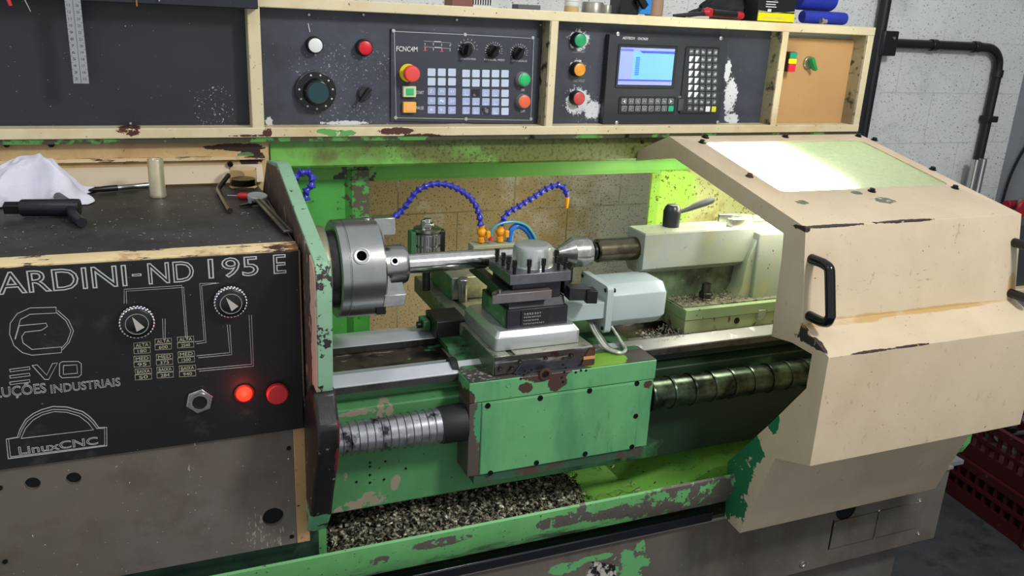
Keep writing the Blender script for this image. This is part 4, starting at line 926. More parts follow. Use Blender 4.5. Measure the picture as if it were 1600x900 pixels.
# top with slot: side rails around a real groove
MB().prism([(.600, .964), (.634, .964), (.634, .992), (.600, .992)], 'y', 1.450, 2.01).build('left_rail', m_slidetop, xs, bevel=.0015)
MB().box(.646, .822, 1.450, 2.01, .970, .992).build('slide_top', m_slidetop, xs, bevel=.0015)
MB().box(.632, .648, 1.46, 2.0, .966, .978).build('slot_floor', m_dark, xs)
MB().box(.5982, .6000, 1.450, 2.01, .9515, .9905).build('left_face', m_slide, xs)
MB().box(.6005, .8215, 1.4475, 1.4505, .9525, .9915).build('front_plate', mat('dark_front_steel', '4b4643', .4, .6, var=.2, layers=[dict(col='3d271d', scale=30, thr=.56, soft=.02), dict(col='8f8c88', scale=20, thr=.62, soft=.03, stretch=(.3, 1, 3))]), xs, bevel=.0008)
MB().prism([(.640, .9520), (.655, .9700), (.800, .9700), (.785, .9520)], 'y', 1.444, 1.451).build('gib_plate', mat('gib_steel', '5b5a5c', .35, .8, var=.2, layers=[dict(col='45474f', scale=9, thr=.55, soft=.06)]), xs, bevel=.0008)
MB().box(.645, .80, 1.441, 1.4445, .949, .9535).build('wiper_strip', mat('blue_steel', '4c505a', .3, .8), xs)
for px, py in ((782, 576), (800, 575), (813, 565), (853, 560), (893, 555)):
    c = at(px, py, 1.444); MB().lathe([(0, .004), (.003, .004), (.003, .002), (.001, 0)], (c.x, 1.446, c.z), (0, -1, 0), 14).build('socket_screw', m_dsteel, xs)
MB().prism([(.795, .952), (.825, .952), (.825, .990), (.812, .990), (.800, .968)], 'y', 1.443, 1.452).build('right_gib', m_rust, xs)
MB().box(.798, .825, 1.4415, 1.4435, .966, .9725).build('brass_chip', mat('orange_stain', 'c2875a', .5), xs)
# rear block on cross slide with bolt
rb = thing('rear_block', 'green block with grey top and a bolt at the back of the cross slide', 'machine block', (.70, 1.86, .99))
MB().box(.628, .80, 1.80, 1.96, .993, 1.048).build('block', m_slidetop, rb, bevel=.002)
MB().box(.6265, .6285, 1.80, 1.96, .994, 1.047).build('green_side', m_sadside, rb)
o = MB().cyl((.652, 1.79, .993), (.652, 1.79, 1.050), .011, n=20).build('stud', m_steel, rb)
MB().lathe([(0, .0145), (.012, .0145), (.0135, .012), (.0135, 0)], (.652, 1.79, 1.035), (0, 0, 1), 6).build('nut', m_steel, o, bevel=.001)

# ================================================================== tool turret
m_alu = mat('cast_aluminium', 'b7bab8', .34, .75, var=.05, vscale=30, bump=.03, bscale=250)
m_tblock = mat('blued_steel', '3a3a3e', .38, .7, var=.15, vscale=30, bump=.04)
m_tplate = mat('turret_plate_steel', '6f6d74', .36, .75, var=.15, vscale=30, bump=.04, layers=[dict(col='4e7058', scale=20, thr=.58, soft=.05, k=.8, masks=[((.63, 1.54, 1.14), (.012, .12, .04))])])
m_mot = mat('motor_grey_paint', '9fabaa', .38, var=.03, layers=[dict(col='4d5550', scale=110, thr=.735, soft=.015)])
tt = thing('tool_turret', 'square electric tool turret with domed cap and bolts on the cross slide', 'tool post', (.71, 1.56, .992))
al = MB(); bv = .012
pts0 = rrect(.610, .803, 1.474, 1.665, .008, 3); pts1 = rrect(.620, .793, 1.484, 1.655, .006, 3)
n = len(pts0)
ra = [al.bm.verts.new((x, y, .9925)) for x, y in pts0]; rb2 = [al.bm.verts.new((x, y, 1.020)) for x, y in pts0]; rc = [al.bm.verts.new((x, y, 1.032)) for x, y in pts1]
for A_, B_ in ((ra, rb2), (rb2, rc)):
    for i in range(n): al.bm.faces.new((A_[i], A_[(i+1) % n], B_[(i+1) % n], B_[i]))
al.bm.faces.new(ra[::-1]); al.bm.faces.new(rc)
al.build('aluminium_base', m_alu, tt, bevel=.001)
tb = MB().box(.642, .779, 1.492, 1.64, 1.032, 1.072).build('turret_body', m_tblock, tt, bevel=.0012)
MB().box(.6405, .6425, 1.50, 1.63, 1.034, 1.070).build('left_cover', m_sadside, tb)
mb = MB(); text_mb(mb, '工具', .70, .71, 1.06, 1.07, 1.49) if False else None
MB().box(.672, .735, 1.4895, 1.4922, 1.037, 1.0685).build('label_plate', mat('label_black', '1e1e20', .4), tb, smooth=False)
random.seed(9); mb = MB()
for i, (n_, hgt) in enumerate(((7, .0042), (9, .0030), (8, .0030), (11, .0026))):
    z = 1.0625-i*.0072; x = .677
    for k in range(n_):
        w = .0050 if i == 0 else .0036
        mb.box(x, x+w*.8, 1.4885, 1.4896, z, z+.0006)
        mb.box(x+w*.35, x+w*.48, 1.4885, 1.4896, z-hgt*.7, z+hgt*.5)
        if k % 2: mb.box(x, x+w*.7, 1.4885, 1.4896, z-hgt*.6, z-hgt*.6+.0006)
        if k % 3: mb.box(x+w*.62, x+w*.76, 1.4885, 1.4896, z-hgt*.6, z+hgt*.3)
        x += w+.0008
mb.build('label_marks', mat('label_silver', 'b9b9b9', .4, .5), tb, smooth=False)
MB().prism([(1.500, 1.072), (1.630, 1.072), (1.622, 1.090), (1.508, 1.090)], 'x', .648, .775).build('turret_neck', m_tblock, tt)
MB().box(.655, .765, 1.505, 1.615, 1.088, 1.130).build('tool_block', m_tblock, tt, bevel=.001)
pl = MB().box(.640, .776, 1.483, 1.602, 1.129, 1.150).build('top_plate', m_tplate, tt, bevel=.001)
dm = MB().lathe([(0, .0445), (.002, .0435), (.004, .043), (.034, .0415), (.041, .039), (.0445, .034), (.0455, .030), (.0452, .018), (.0462, .006), (.0462, 0)], (.716, 1.548, 1.150), (0, 0, 1), 56).build('dome_cap', m_alu, tt)
bs = [(.652, 1.492), (.684, 1.492), (.716, 1.492), (.752, 1.496), (.651, 1.522), (.651, 1.550), (.650, 1.582), (.768, 1.498), (.770, 1.545)]
proto = None
for i, (x, y) in enumerate(bs):
    mb = MB(); mb.cyl((x, y, 1.150), (x, y, 1.168), .0035, n=12)
    mb.lathe([(0, .0046), (.002, .0054), (.0025, .0054), (.0035, .0042)], (x, y, 1.163), (0, 0, 1), 14)
    mb.xf(Matrix.Identity(4)); mb.box(x-.0038, x+.0038, y-.0038, y+.0038, 1.166, 1.178)
    mb.build('set_screw', m_screw, pl, bevel=.0004)
# tools held in the turret
cg = 'cutting tools held in the turret'
m_tool = mat('tool_shank', '77706e', .4, .5, var=.12, vscale=25)
t = thing('turning_tool', 'grey square tool shank with pointed tip sticking out left of the turret', 'cutting tool', (.66, 1.49, 1.10), cg)
MB().prism([(.604, 1.484), (.735, 1.484), (.735, 1.504), (.628, 1.504), (.604, 1.488)], 'z', 1.0915, 1.1115).build('shank', m_tool, t, bevel=.001)
MB().prism([(.601, 1.482), (.612, 1.482), (.622, 1.498), (.610, 1.494)], 'z', 1.1118, 1.117).build('carbide_tip', mat('carbide', '4a443e', .35, .6), t, bevel=.0005)
MB().cyl((.622, 1.492, 1.112), (.622, 1.492, 1.119), .004, n=12).build('clamp_screw', m_steel, t)
t = thing('boring_bar', 'dark boring bar passing back through the left side of the turret', 'cutting tool', (.64, 1.58, 1.10), cg)
MB().box(.632, .652, 1.50, 1.70, 1.095, 1.113).build('shank', mat('dark_green_steel', '27382f', .35, .6), t, bevel=.001)
MB().box(.634, .650, 1.70, 1.715, 1.097, 1.118).build('insert_seat', m_tool, t)
t = thing('parting_tool', 'black tool holder block on the right side of the turret', 'cutting tool', (.80, 1.50, 1.08), cg)
MB().prism([(.778, 1.488), (.822, 1.478), (.826, 1.506), (.782, 1.522)], 'z', 1.083, 1.110).build('holder_block', m_tblock, t, bevel=.001)
MB().prism([(.812, 1.474), (.834, 1.468), (.838, 1.50), (.816, 1.502)], 'z', 1.078, 1.106).build('holder_end', m_dark, t, bevel=.001)
MB().prism([(.784, 1.13), (.800, 1.152), (.800, 1.112), (.784, 1.10)], 'y', 1.52, 1.60).build('rear_holder', m_dark, t, bevel=.002)
MB().box(.776, .786, 1.51, 1.60, 1.09, 1.13).build('holder_spacer', m_tblock, t)
# motor of the turret
mo = MB().box(.779, .892, 1.520, 1.600, 1.022, 1.060).build('motor_neck', m_mot, tt, bevel=.0015)
fl = MB().prism(rrect(1.513, 1.642, .988, 1.096, .010, 5), 'x', .884, .899).build('motor_flange', m_mot, tt, bevel=.0012)
mb = MB(); secs = []
def oct_(cx, cy, cz, hy, hz, ch): return [(cy-hy, cz-hz+ch), (cy-hy, cz+hz-ch), (cy-hy+ch, cz+hz), (cy+hy-ch, cz+hz), (cy+hy, cz+hz-ch), (cy+hy, cz-hz+ch), (cy+hy-ch, cz-hz), (cy-hy+ch, cz-hz)]
prev = None
for x, k in ((.899, 1), (1.020, 1), (1.032, .985), (1.040, .95), (1.046, .88), (1.0485, .80)):
    ring = [mb.bm.verts.new((x, y, z)) for y, z in oct_(0, 1.582, 1.041, .058*k, .050*k, .021*k)]
    if prev:
        for i in range(8): mb.bm.faces.new((prev[i], prev[(i+1) % 8], ring[(i+1) % 8], ring[i]))
    else: mb.bm.faces.new(ring)
    prev = ring
mb.bm.faces.new(prev[::-1]); mb.build('motor_body', m_mot, tt, bevel=.002, ang=50)
for y, z in ((1.523, 1.086), (1.523, .998), (1.632, 1.086), (1.632, .998)):
    MB().cyl((.8835, y, z), (.882, y, z), .0045, n=14).build('flange_screw', m_screw, tt)
MB().cyl((.899, 1.52, 1.085), (.905, 1.52, 1.085), .005, n=14).build('flange_bolt', m_screw, tt)
cb = thing('motor_cable', 'twisted silver cable looping beneath the grey turret motor', 'cable', (.9, 1.52, .955))
m_cbl = mat('braided_cable', '9c9f93', .35, .4, var=.2, vscale=80)
for i, dx in enumerate((0, .006, .012)):
    MB().tube(catmull([(.862+dx, 1.545, 1.005), (.868+dx, 1.525, .985), (.880+dx, 1.500, .962), (.905+dx*.6, 1.478+dx*.4, .9545), (.928, 1.490+dx*.5, .9545), (.932-dx*.4, 1.515, .962), (.922, 1.540, .985), (.915, 1.548, .995)]), .0034 if i < 2 else .0024, 8).build('cable_strand', m_cbl if i < 2 else mat('grey_cable', '55584f', .4), cb)

# ================================================================== tailstock
m_ts = mat('tailstock_grey_green', '8e958a', .4, var=.06, vscale=6, bump=.05, layers=[
    dict(col='7d8a6c', scale=6, thr=.56, soft=.14, amt=.8, k=.7, masks=[((1.2, 1.6, 1.02), (.25, .2, .12))]),
    dict(col='a09a4a', scale=9, thr=.60, soft=.1, amt=.6), dict(col='2f3022', scale=90, thr=.695, soft=.015, detail=3)])
m_tstop = mat('tailstock_top', 'a0a888', .35, var=.08, bump=.04, layers=[dict(col='3b3c20', scale=80, thr=.68, soft=.015, detail=3)])
m_tsdark = mat('tailstock_recess', '5f7355', .5, var=.2, vscale=10, bump=.08, layers=[dict(col='2c2b22', scale=10, thr=.52, soft=.1), dict(col='8f9a80', scale=40, thr=.66, soft=.03)])
ts = thing('tailstock', 'grey green tailstock with boxy barrel housing clamped on the right of the bed', 'tailstock', (1.25, 1.64, .955))
MB().prism([(1.60, 1.100), (1.60, 1.183), (1.68, 1.183), (1.68, 1.100), (1.665, 1.085), (1.62, 1.085)], 'x', 1.020, 1.43).build('barrel_housing', m_ts, ts, bevel=.0015)
MB().box(1.0215, 1.428, 1.602, 1.678, 1.182, 1.1845).build('housing_top', m_tstop, ts)
MB().lathe([(.916, .0), (.916, .024), (.919, .0272), (1.022, .0272), (1.022, .0)], (0, YA, ZA), (1, 0, 0), 40).build('quill', mat('oily_quill', '5f5a48', .22, .9, var=.3, vscale=18, layers=[dict(col='33301f', scale=14, thr=.58, soft=.1)]), ts)
MB().prism([(1.075, .955), (1.05, 1.095), (1.42, 1.095), (1.42, .955)], 'y', 1.632, 1.675).build('web', m_tsdark, ts)
MB().prism([(1.285, 1.010), (1.30, 1.040), (1.305, 1.105), (1.33, 1.17), (1.335, 1.17), (1.335, 1.010)], 'y', 1.585, 1.64).build('column_rib', m_ts, ts, bevel=.003)
MB().prism([(1.325, .96), (1.325, 1.176), (1.43, 1.176), (1.43, .96)], 'y', 1.575, 1.68).build('column', m_ts, ts, bevel=.004)
MB().box(1.116, 1.43, 1.545, 1.72, .984, 1.010).build('base_upper', mat('base_green', '7f9468', .42, var=.1, layers=[dict(col='3a3626', scale=70, thr=.66, soft=.02)]), ts, bevel=.0015)
MB().box(1.118, 1.425, 1.560, 1.71, 1.009, 1.0125).build('base_dirt', mat('dirty_base_top', '6a6a52', .8, var=.3, vscale=60, bump=.4, bscale=120, layers=[dict(col='26241c', scale=70, thr=.55, soft=.06)]), ts)
MB().box(1.118, 1.44, 1.548, 1.72, .950, .983).build('base_lower', mat('base_lower_green', '8a9468', .42, var=.1, layers=[dict(col='4a3a22', scale=40, thr=.60, soft=.02, stretch=(1, 1, .4))]), ts, bevel=.001)
MB().box(1.325, 1.345, 1.542, 1.56, .966, .992).build('lock_tab', m_ts, ts, bevel=.001)
MB().lathe([(0, .008), (.001, .008), (.001, .006), (-.001, 0)], at(1151, 501, 1.548), (0, -1, 0), 18).build('base_screw', m_screw, ts)
o = MB().cyl((1.205, 1.60, 1.012), (1.205, 1.60, 1.052), .011, n=20).build('clamp_stud', m_dsteel, ts)
MB().lathe([(0, .020), (.003, .020), (.0035, .0165), (.018, .0165)], (1.205, 1.60, 1.0125), (0, 0, 1), 6).build('clamp_nut', m_dsteel, o, bevel=.001)
hb = MB().lathe([(0, .020), (.036, .021), (.046, .018), (.052, .013), (.053, 0)], (1.122, 1.655, 1.1845), (0, 0, 1), 28).build('clamp_hub', mat('lever_black', '26292a', .3, .3), ts)
MB().tube([(1.135, 1.655, 1.216), (1.155, 1.66, 1.219), (1.175, 1.665, 1.222), (1.195, 1.67, 1.2265), (1.225, 1.675, 1.232), (1.248, 1.68, 1.2365), (1.254, 1.681, 1.2375)], .008, 14, rf=lambda i: (.0055, .005, .0065, .0082, .009, .0085, .006)[i]).build('clamp_lever', mat('lever_black2', '1a1c1c', .6, spec=.25), hb)
w = thing('open_end_wrench', 'chunky steel open-ended wrench lying on top of the tailstock', 'wrench', (1.33, 1.645, 1.185))
MB().prism([(1.262, 1.618), (1.268, 1.612), (1.300, 1.612), (1.335, 1.628), (1.352, 1.640), (1.352, 1.652), (1.335, 1.664), (1.300, 1.676), (1.270, 1.676), (1.266, 1.664), (1.298, 1.660), (1.305, 1.650), (1.305, 1.640), (1.298, 1.632), (1.262, 1.630)], 'z', 1.1848, 1.204).build('wrench_head', m_steel, w, bevel=.0015)
MB().tube([(1.348, 1.646, 1.195), (1.45, 1.646, 1.195)], .008, 14).build('wrench_handle', m_steel, w)
mb = MB(); random.seed(21)
for k in range(420):
    x = random.uniform(1.0, 1.12) if k < 200 else random.uniform(1.12, 1.30); y = random.uniform(1.52, 1.6); z = .952 if k < 200 else 1.0135
    if k >= 200: y = random.uniform(1.565, 1.628)
    if x < 1.045 and k < 200: z = .951
    r = random.uniform(.002, .004); a = random.uniform(0, 6); pts = [(x+r*math.cos(a+q*.7), y+r*math.sin(a+q*.7), z+random.uniform(0, .006)*(x > 1.07)+q*.0006) for q in range(5)]
    mb.tube(pts, .0006, 3)
tag(mb.build('tailstock_chips', m_chip), 'small dark metal chips scattered around the tailstock foot', 'metal chips', kind='stuff')

# ================================================================== screw covers
def bellow(x0, x1, r0, r1, label, steps, mm):
    t = thing('screw_cover', label, 'screw cover', (x0, 1.457, .85), 'telescopic screw covers')
    mb = MB(); prof = [(x0, r0*.5)]; n = steps
    for i in range(n):
        a = x0+(x1-x0)*i/n; b = x0+(x1-x0)*(i+1)/n; r = r0+(r1-r0)*i/n
        prof += [(a, r), (b-.0015, r+.0008), (b, r+.0032), (b+.0004, r+.0025)] if r1 > r0 else [(a, r+.0022), (a+.004, r+.0026), (a+.0045, r+.0004), (b-.0005, r-.0012)]
    mb.lathe(prof, (0, 1.459, .853), (1, 0, 0), 48); mb.build('spiral_cover', mm, t); return t
m_sc = mat('spiral_steel', 'a0a0a4', .28, .8, var=.25, vscale=30, layers=[dict(col='2c2c30', scale=26, thr=.60, soft=.05, stretch=(1, 1, .6)), dict(col='c4c4c8', scale=40, thr=.66, soft=.03)])
m_sc2 = mat('spiral_steel_oily', '4c5a48', .28, .85, var=.25, vscale=30, layers=[dict(col='1c2218', scale=16, thr=.52, soft=.1)])
t = bellow(.262, .490, .029, .0345, 'shiny spiral steel screw cover left of the apron', 15, m_sc)
MB().lathe([(.488, .036), (.492, .038), (.53, .039), (.541, .039)], (0, 1.459, .853), (1, 0, 0), 40).build('rubber_collar', m_rubber, t)
bellow(.974, 1.90, .036, .027, 'dark oily spiral steel screw cover right of the apron', 17, m_sc2)

# ================================================================== hood
m_hood = mat('hood_cream', CREAM, .38, var=.04, vscale=3, bump=.02, layers=[
    dict(col='ab9a7e', scale=4.5, thr=.56, soft=.15, amt=.6), dict(col='8f8168', scale=60, thr=.66, soft=.03, amt=.45, stretch=(1, 1, .5)),
    dict(col='2f2220', scale=34, thr=.60, soft=.008, k=1.2, nr=.75, masks=[((1.27, 1.297, 1.266), (.09, .008, .004)), ((1.47, 1.297, 1.267), (.10, .008, .0045)), ((1.203, 1.22, 1.045), (.010, .06, .012)), ((1.203, 1.30, 1.262), (.010, .04, .006)), ((1.31, 1.176, 1.032), (.06, .006, .003)), ((1.42, 1.176, 1.032), (.06, .006, .003)), ((1.20, 1.255, 1.06), (.006, .012, .03))]),
    dict(col='5c6350', scale=50, thr=.60, soft=.01, k=1, masks=[((1.285, 1.41, 1.289), (.018, .014, .02)), ((1.47, 1.445, 1.297), (.018, .012, .02)), ((1.51, 1.40, 1.287), (.03, .02, .02))]),
    dict(col='a8802c', scale=12, thr=.60, soft=.1, k=1.1, amt=.65, masks=[((1.30, 1.258, 1.070), (.12, .018, .010)), ((1.55, 1.260, 1.071), (.3, .010, .006)), ((1.81, 1.27, 1.10), (.015, .03, .04))]),
    dict(col='7d6e55', scale=40, thr=.68, soft=.02, k=.25, stretch=(.45, 1, 1.6), amt=.7, masks=[((1.40, 1.26, 1.14), (.12, .05, .03)), ((1.56, 1.26, 1.13), (.12, .05, .05))]),
    dict(col='1f6a45', scale=20, thr=.60, soft=.008, k=1.25, masks=[((1.2, 1.40, .64), (.02, .07, .13)), ((1.2, 1.36, .735), (.02, .05, .05)), ((1.2, 1.30, .83), (.02, .02, .03))]),
    dict(col='4a3c2c', scale=130, thr=.735, soft=.012, detail=2)])
HX0, HX1 = 1.20, 1.825
hood = thing('sliding_hood', 'large cream sheet metal hood with slanted window over the tailstock end', 'machine hood', (1.5, 1.4, .8))
prof = [(1.98, 1.306), (1.82, 1.372), (1.295, 1.266), (1.262, 1.071), (1.176, 1.032), (1.176, .789), (1.278, .752), (1.352, .515)]
mb = MB(); bm = mb.bm
def V(x, p): return bm.verts.new((x, p[0], p[1]))
def roofz(y): return 1.266+(1.372-1.266)*(y-1.295)/(1.82-1.295)
# roof with window hole
win = [(1.268, 1.475), (1.788, 1.475), (1.788, 1.775), (1.268, 1.775)]
win = rrect(1.275, 1.788, 1.468, 1.775, .018, 3)
ho = [(HX1, 1.82), (HX0, 1.82), (HX0, 1.295), (HX1, 1.295)]
wv = [V(x, (y, roofz(y))) for x, y in win]; hv = [V(x, (y, roofz(y))) for x, y in ho]
for q in range(4):
    seg = wv[q*4:(q+1)*4]
    for a, b in zip(seg, seg[1:]): bm.faces.new((hv[q], a, b))
    nx = wv[((q+1)*4) % 16]; bm.faces.new((hv[q], seg[-1], nx, hv[(q+1) % 4]))
for a, b in ((0, 1), (2, 3), (3, 4), (4, 5), (5, 6), (6, 7)):
    bm.faces.new((V(HX0, prof[a]), V(HX1, prof[a]), V(HX1, prof[b]), V(HX0, prof[b])))
def poly(x, pts):
    tri = geometry.tessellate_polygon([[Vector((p[0], p[1], 0)) for p in pts]]); vs = [V(x, p) for p in pts]
    for t_ in tri: bm.faces.new([vs[i] for i in t_])
side = prof+[(1.411, .520), (1.429, .662), (1.338, .783), (1.308, .823), (1.222, .945), (1.222, 1.02), (1.285, 1.022), (1.347, 1.012), (1.352, 1.184), (1.357, 1.238), (1.785, 1.322), (1.97, 1.284)]
poly(HX0, side)
poly(HX1, prof+[(1.411, .520), (1.43, .662), (1.43, 1.0), (1.98, 1.0)])
bmesh.ops.remove_doubles(bm, verts=bm.verts, dist=1e-5)
sh = mb.build('hood_shell', m_hood, hood, solid=.003, bevel=.002, smooth=True, ang=20)
m_pane = bpy.data.materials.new('hazy_acrylic'); m_pane.use_nodes = True
nt = m_pane.node_tree; nt.nodes.clear(); out_ = nt.nodes.new('ShaderNodeOutputMaterial')
tr = nt.nodes.new('ShaderNodeBsdfTransparent'); tl = nt.nodes.new('ShaderNodeBsdfTranslucent'); df = nt.nodes.new('ShaderNodeBsdfDiffuse'); gl = nt.nodes.new('ShaderNodeBsdfGlossy')
tr.inputs[0].default_value = (.8, .85, .8, 1); tl.inputs[0].default_value = (.85, .9, .82, 1); df.inputs[0].default_value = (.4, .45, .4, 1); gl.inputs['Roughness'].default_value = .12
a1 = nt.nodes.new('ShaderNodeMixShader'); a2 = nt.nodes.new('ShaderNodeMixShader'); a3 = nt.nodes.new('ShaderNodeMixShader')
nzt = nt.nodes.new('ShaderNodeTexNoise'); nzt.inputs['Scale'].default_value = 90; ge = nt.nodes.new('ShaderNodeNewGeometry'); nt.links.new(ge.outputs['Position'], nzt.inputs['Vector'])
mrr = nt.nodes.new('ShaderNodeMapRange'); nt.links.new(nzt.outputs[0], mrr.inputs[0]); mrr.inputs[3].default_value = .38; mrr.inputs[4].default_value = .62
nt.links.new(mrr.outputs[0], a1.inputs[0])
nt.links.new(tr.outputs[0], a1.inputs[1]); nt.links.new(tl.outputs[0], a1.inputs[2])
a2.inputs[0].default_value = .12; nt.links.new(a1.outputs[0], a2.inputs[1]); nt.links.new(df.outputs[0], a2.inputs[2])
a3.inputs[0].default_value = .07; nt.links.new(a2.outputs[0], a3.inputs[1]); nt.links.new(gl.outputs[0], a3.inputs[2]); nt.links.new(a3.outputs[0], out_.inputs[0])
mb = MB(); M_ = []
def rz(y, o): return roofz(y)+o
pn = [(1.26, 1.455), (1.80, 1.455), (1.80, 1.79), (1.26, 1.79)]
lo_ = [mb.bm.verts.new((x, y, rz(y, -.0085))) for x, y in pn]; hi_ = [mb.bm.verts.new((x, y, rz(y, -.0045))) for x, y in pn]
mb.bm.faces.new(lo_[::-1]); mb.bm.faces.new(hi_)
for i in range(4): mb.bm.faces.new((lo_[i], lo_[(i+1) % 4], hi_[(i+1) % 4], hi_[i]))
tag(mb.build('window_pane', m_pane, hood, smooth=False), 'hazy lamp-lit acrylic window pane')
nrm = Vector((0, -(1.372-1.266), (1.82-1.295))).normalized()
def roofpt(px, py):
    d = ((px-800)*R1-(py-450)*U1)/FPX+_f; p0 = Vector((0, 1.295, 1.266)); t = nrm.dot(p0-CAMP)/nrm.dot(d); return CAMP+d*t
for px, py in ((1102, 215), (1097, 223), (1227, 214), (1341, 213), (1366, 219), (1457, 265), (1492, 294), (1362, 299), (1171, 276)):
    p = roofpt(px, py)
    MB().lathe([(0, .0095), (.0015, .0095), (.002, .0065), (.007, .0065), (.0075, .005), (.0075, 0)], p, nrm, 14).build('window_bolt', m_rust if px == 1171 else m_screw, hood)
def handle(x, zt, zb, yf):
    y0, y1 = yf(zt), yf(zb)
    pts = [Vector((x, y0, zt)), Vector((x, y0-.035, zt))]+catmull([(x, y0-.035, zt), (x, y0-.052, zt-.005), (x, y0-.058, zt-.02)], 5)[1:]
    pts += catmull([(x, y1-.058, zb+.02), (x, y1-.052, zb+.005), (x, y1-.035, zb)], 5)+[Vector((x, y1, zb))]
    return MB().tube(pts, .0105, 14).build('handle', m_gloss, hood)
yfront = lambda z: 1.262+(1.295-1.262)*(z-1.071)/(1.266-1.071)
handle(1.2165, 1.203, 1.087, yfront); handle(1.806, 1.203, 1.087, yfront)

# ================================================================== coolant gear
m_hose = mat('blue_hose_plastic', '2a2ea0', .3, coat=.3); m_noz = mat('orange_nozzle', 'e89a1a', .35)
def hose(pts, label, r=.0068, nozzle=None, valve=None, step=.0165):
    pts = catmull(pts, 14)
    # resample by length
    L = [0]
    for a, b in zip(pts, pts[1:]): L.append(L[-1]+(b-a).length)
    def pt(s):
        for i in range(len(L)-1):
            if L[i+1] >= s: t_ = (s-L[i])/max(L[i+1]-L[i], 1e-9); return pts[i].lerp(pts[i+1], t_)
        return pts[-1]
    h = thing('coolant_hose', label, 'hose', tuple(pts[0]), 'blue segmented coolant hoses')
    mb = MB(); s = 0
    while s < L[-1]-step*.5:
        a = pt(s); b = pt(min(L[-1], s+step)); ax = b-a; l = ax.length
        mb.lathe([(-l*.12, r*.6), (0, r*1.3), (l*.12, r*1.36), (l*.2, r*1.15), (l*.55, r*.74), (l*.75, r*.66), (l*1.02, r*.85)], a, ax, 12); s += step
    mb.build('hose_segments', m_hose, h)
    if valve:
        a = Vector(valve)
        o = MB().lathe([(0, r*1.2), (.010, r*1.3), (.012, r*.8), (.016, r*.9)], a, (0, 0, 1), 16).sphere(a+Vector((0, 0, .024)), .0115, 16, 12).lathe([(0, r*.9), (.012, r*1.1)], a+Vector((0, 0, .030)), (0, 0, 1), 16).build('hose_valve', m_noz, h)
        MB().box(a.x+.008, a.x+.018, a.y-.016, a.y-.008, a.z+.012, a.z+.030).build('valve_handle', m_noz, o, bevel=.002)
    if nozzle:
        a, b = pts[-1], pts[-1]+Vector(nozzle)
        MB().cyl(a, b, r*1.0, r*.55, 16).build('nozzle', m_noz, h)
    return h
yh = 1.87
H_ = lambda x, y, d=0: at(x, y, yh+d)
hose([H_(751, 352), H_(749, 336), H_(742, 318), H_(728, 303), H_(706, 291), H_(684, 287), H_(662, 292), H_(646, 304), H_(637, 318), H_(625, 332), H_(610, 344, -.02)], 'blue segmented hose arching from its orange valve left towards the chuck', valve=tuple(H_(752, 378)))
hose([H_(782, 352), H_(790, 336), H_(808, 324), H_(828, 312), H_(846, 300), H_(860, 292), H_(874, 289), H_(883, 296), H_(886, 308)], 'blue segmented hose snaking right to an orange nozzle above the turret', valve=tuple(H_(781, 377)), nozzle=(.001, 0, -.028))
hose([at(478, 312, 1.78), at(477, 300, 1.78), at(486, 292, 1.78), at(489, 280, 1.78), at(484, 270, 1.78), at(474, 268, 1.78), at(462, 276, 1.78), at(452, 285, 1.76)], 'blue segmented hose curling up behind the guard plate at left', r=.0075)
t = MB().tube(catmull([H_(796, 376), H_(800, 358), H_(812, 353), H_(824, 361), H_(831, 374), H_(834, 388)]), .0075, 12).build('coolant_tube', mat('bright_blue_tube', '2a6fc4', .3, var=.2, vscale=90)); tag(t, 'short bright blue ribbed tube behind the turret dome', 'tube')
t = MB().tube(catmull([H_(767, 374, -.01), H_(770, 358, -.01), H_(784, 349, -.01), H_(806, 347, -.01), H_(824, 354, -.01), H_(836, 372, -.01), H_(838, 385, -.01)]), .0032, 10).build('supply_line', mat('teal_tube', '3f95a8', .3)); tag(t, 'thin teal tube bending over the coolant manifold', 'tube')
mn = thing('coolant_manifold', 'pale grey manifold block carrying the orange hose valves', 'manifold', (.75, 1.87, 1.10))
p = H_(735, 390); q = H_(800, 380)
MB().box(p.x, q.x+.01, 1.85, 1.89, 1.088, 1.108).build('manifold_block', m_ts, mn, bevel=.002)
MB().cyl(H_(767, 376, -.012), H_(767, 369, -.012), .006).build('push_fitting', mat('red_blue_fitting', 'b8423a', .35), mn)
MB().box(p.x+.01, q.x, 1.86, 1.88, 1.0, 1.088).build('manifold_post', m_sadside, mn)
lu = thing('lubricator', 'round ribbed steel spindle with nuts on top behind the bar', 'spindle motor', (.60, 1.87, 1.05))
c = H_(667, 380); MB().lathe([(0, .030), (.055, .030), (.058, .027), (.060, .033), (.066, .033), (.068, .030), (.069, 0)], (c.x, c.y, 1.088), (0, 0, 1), 40).build('drum', m_steel, lu)
mb = MB()
for i in range(20):
    a = 2*PI*i/20
    for z0, z1 in ((1.092, 1.112), (1.117, 1.141)): mb.cyl((c.x+.0305*math.cos(a), c.y+.0305*math.sin(a), z0), (c.x+.0305*math.cos(a), c.y+.0305*math.sin(a), z1), .0028, n=8)
mb.build('drum_ribs', m_steel, lu)
for s_, mm in ((-1, m_sadside), (1, m_dsteel)): MB().box(c.x+s_*.036-.006, c.x+s_*.036+.006, c.y-.012, c.y+.02, 1.05, 1.148).build('side_bar', mm, lu, bevel=.001)
MB().lathe([(0, .016), (.010, .016), (.012, .011), (.020, .010), (.022, 0)], (c.x, c.y, 1.157), (0, 0, 1), 6).build('hex_nut', m_steel, lu, bevel=.001)
MB().box(c.x-.017, c.x-.008, c.y-.012, c.y-.003, 1.157, 1.176).build('square_peg', m_steel, lu, bevel=.001)
MB().cyl((c.x, c.y, 1.0), (c.x, c.y, 1.088), .010).build('drum_post', m_dsteel, lu)
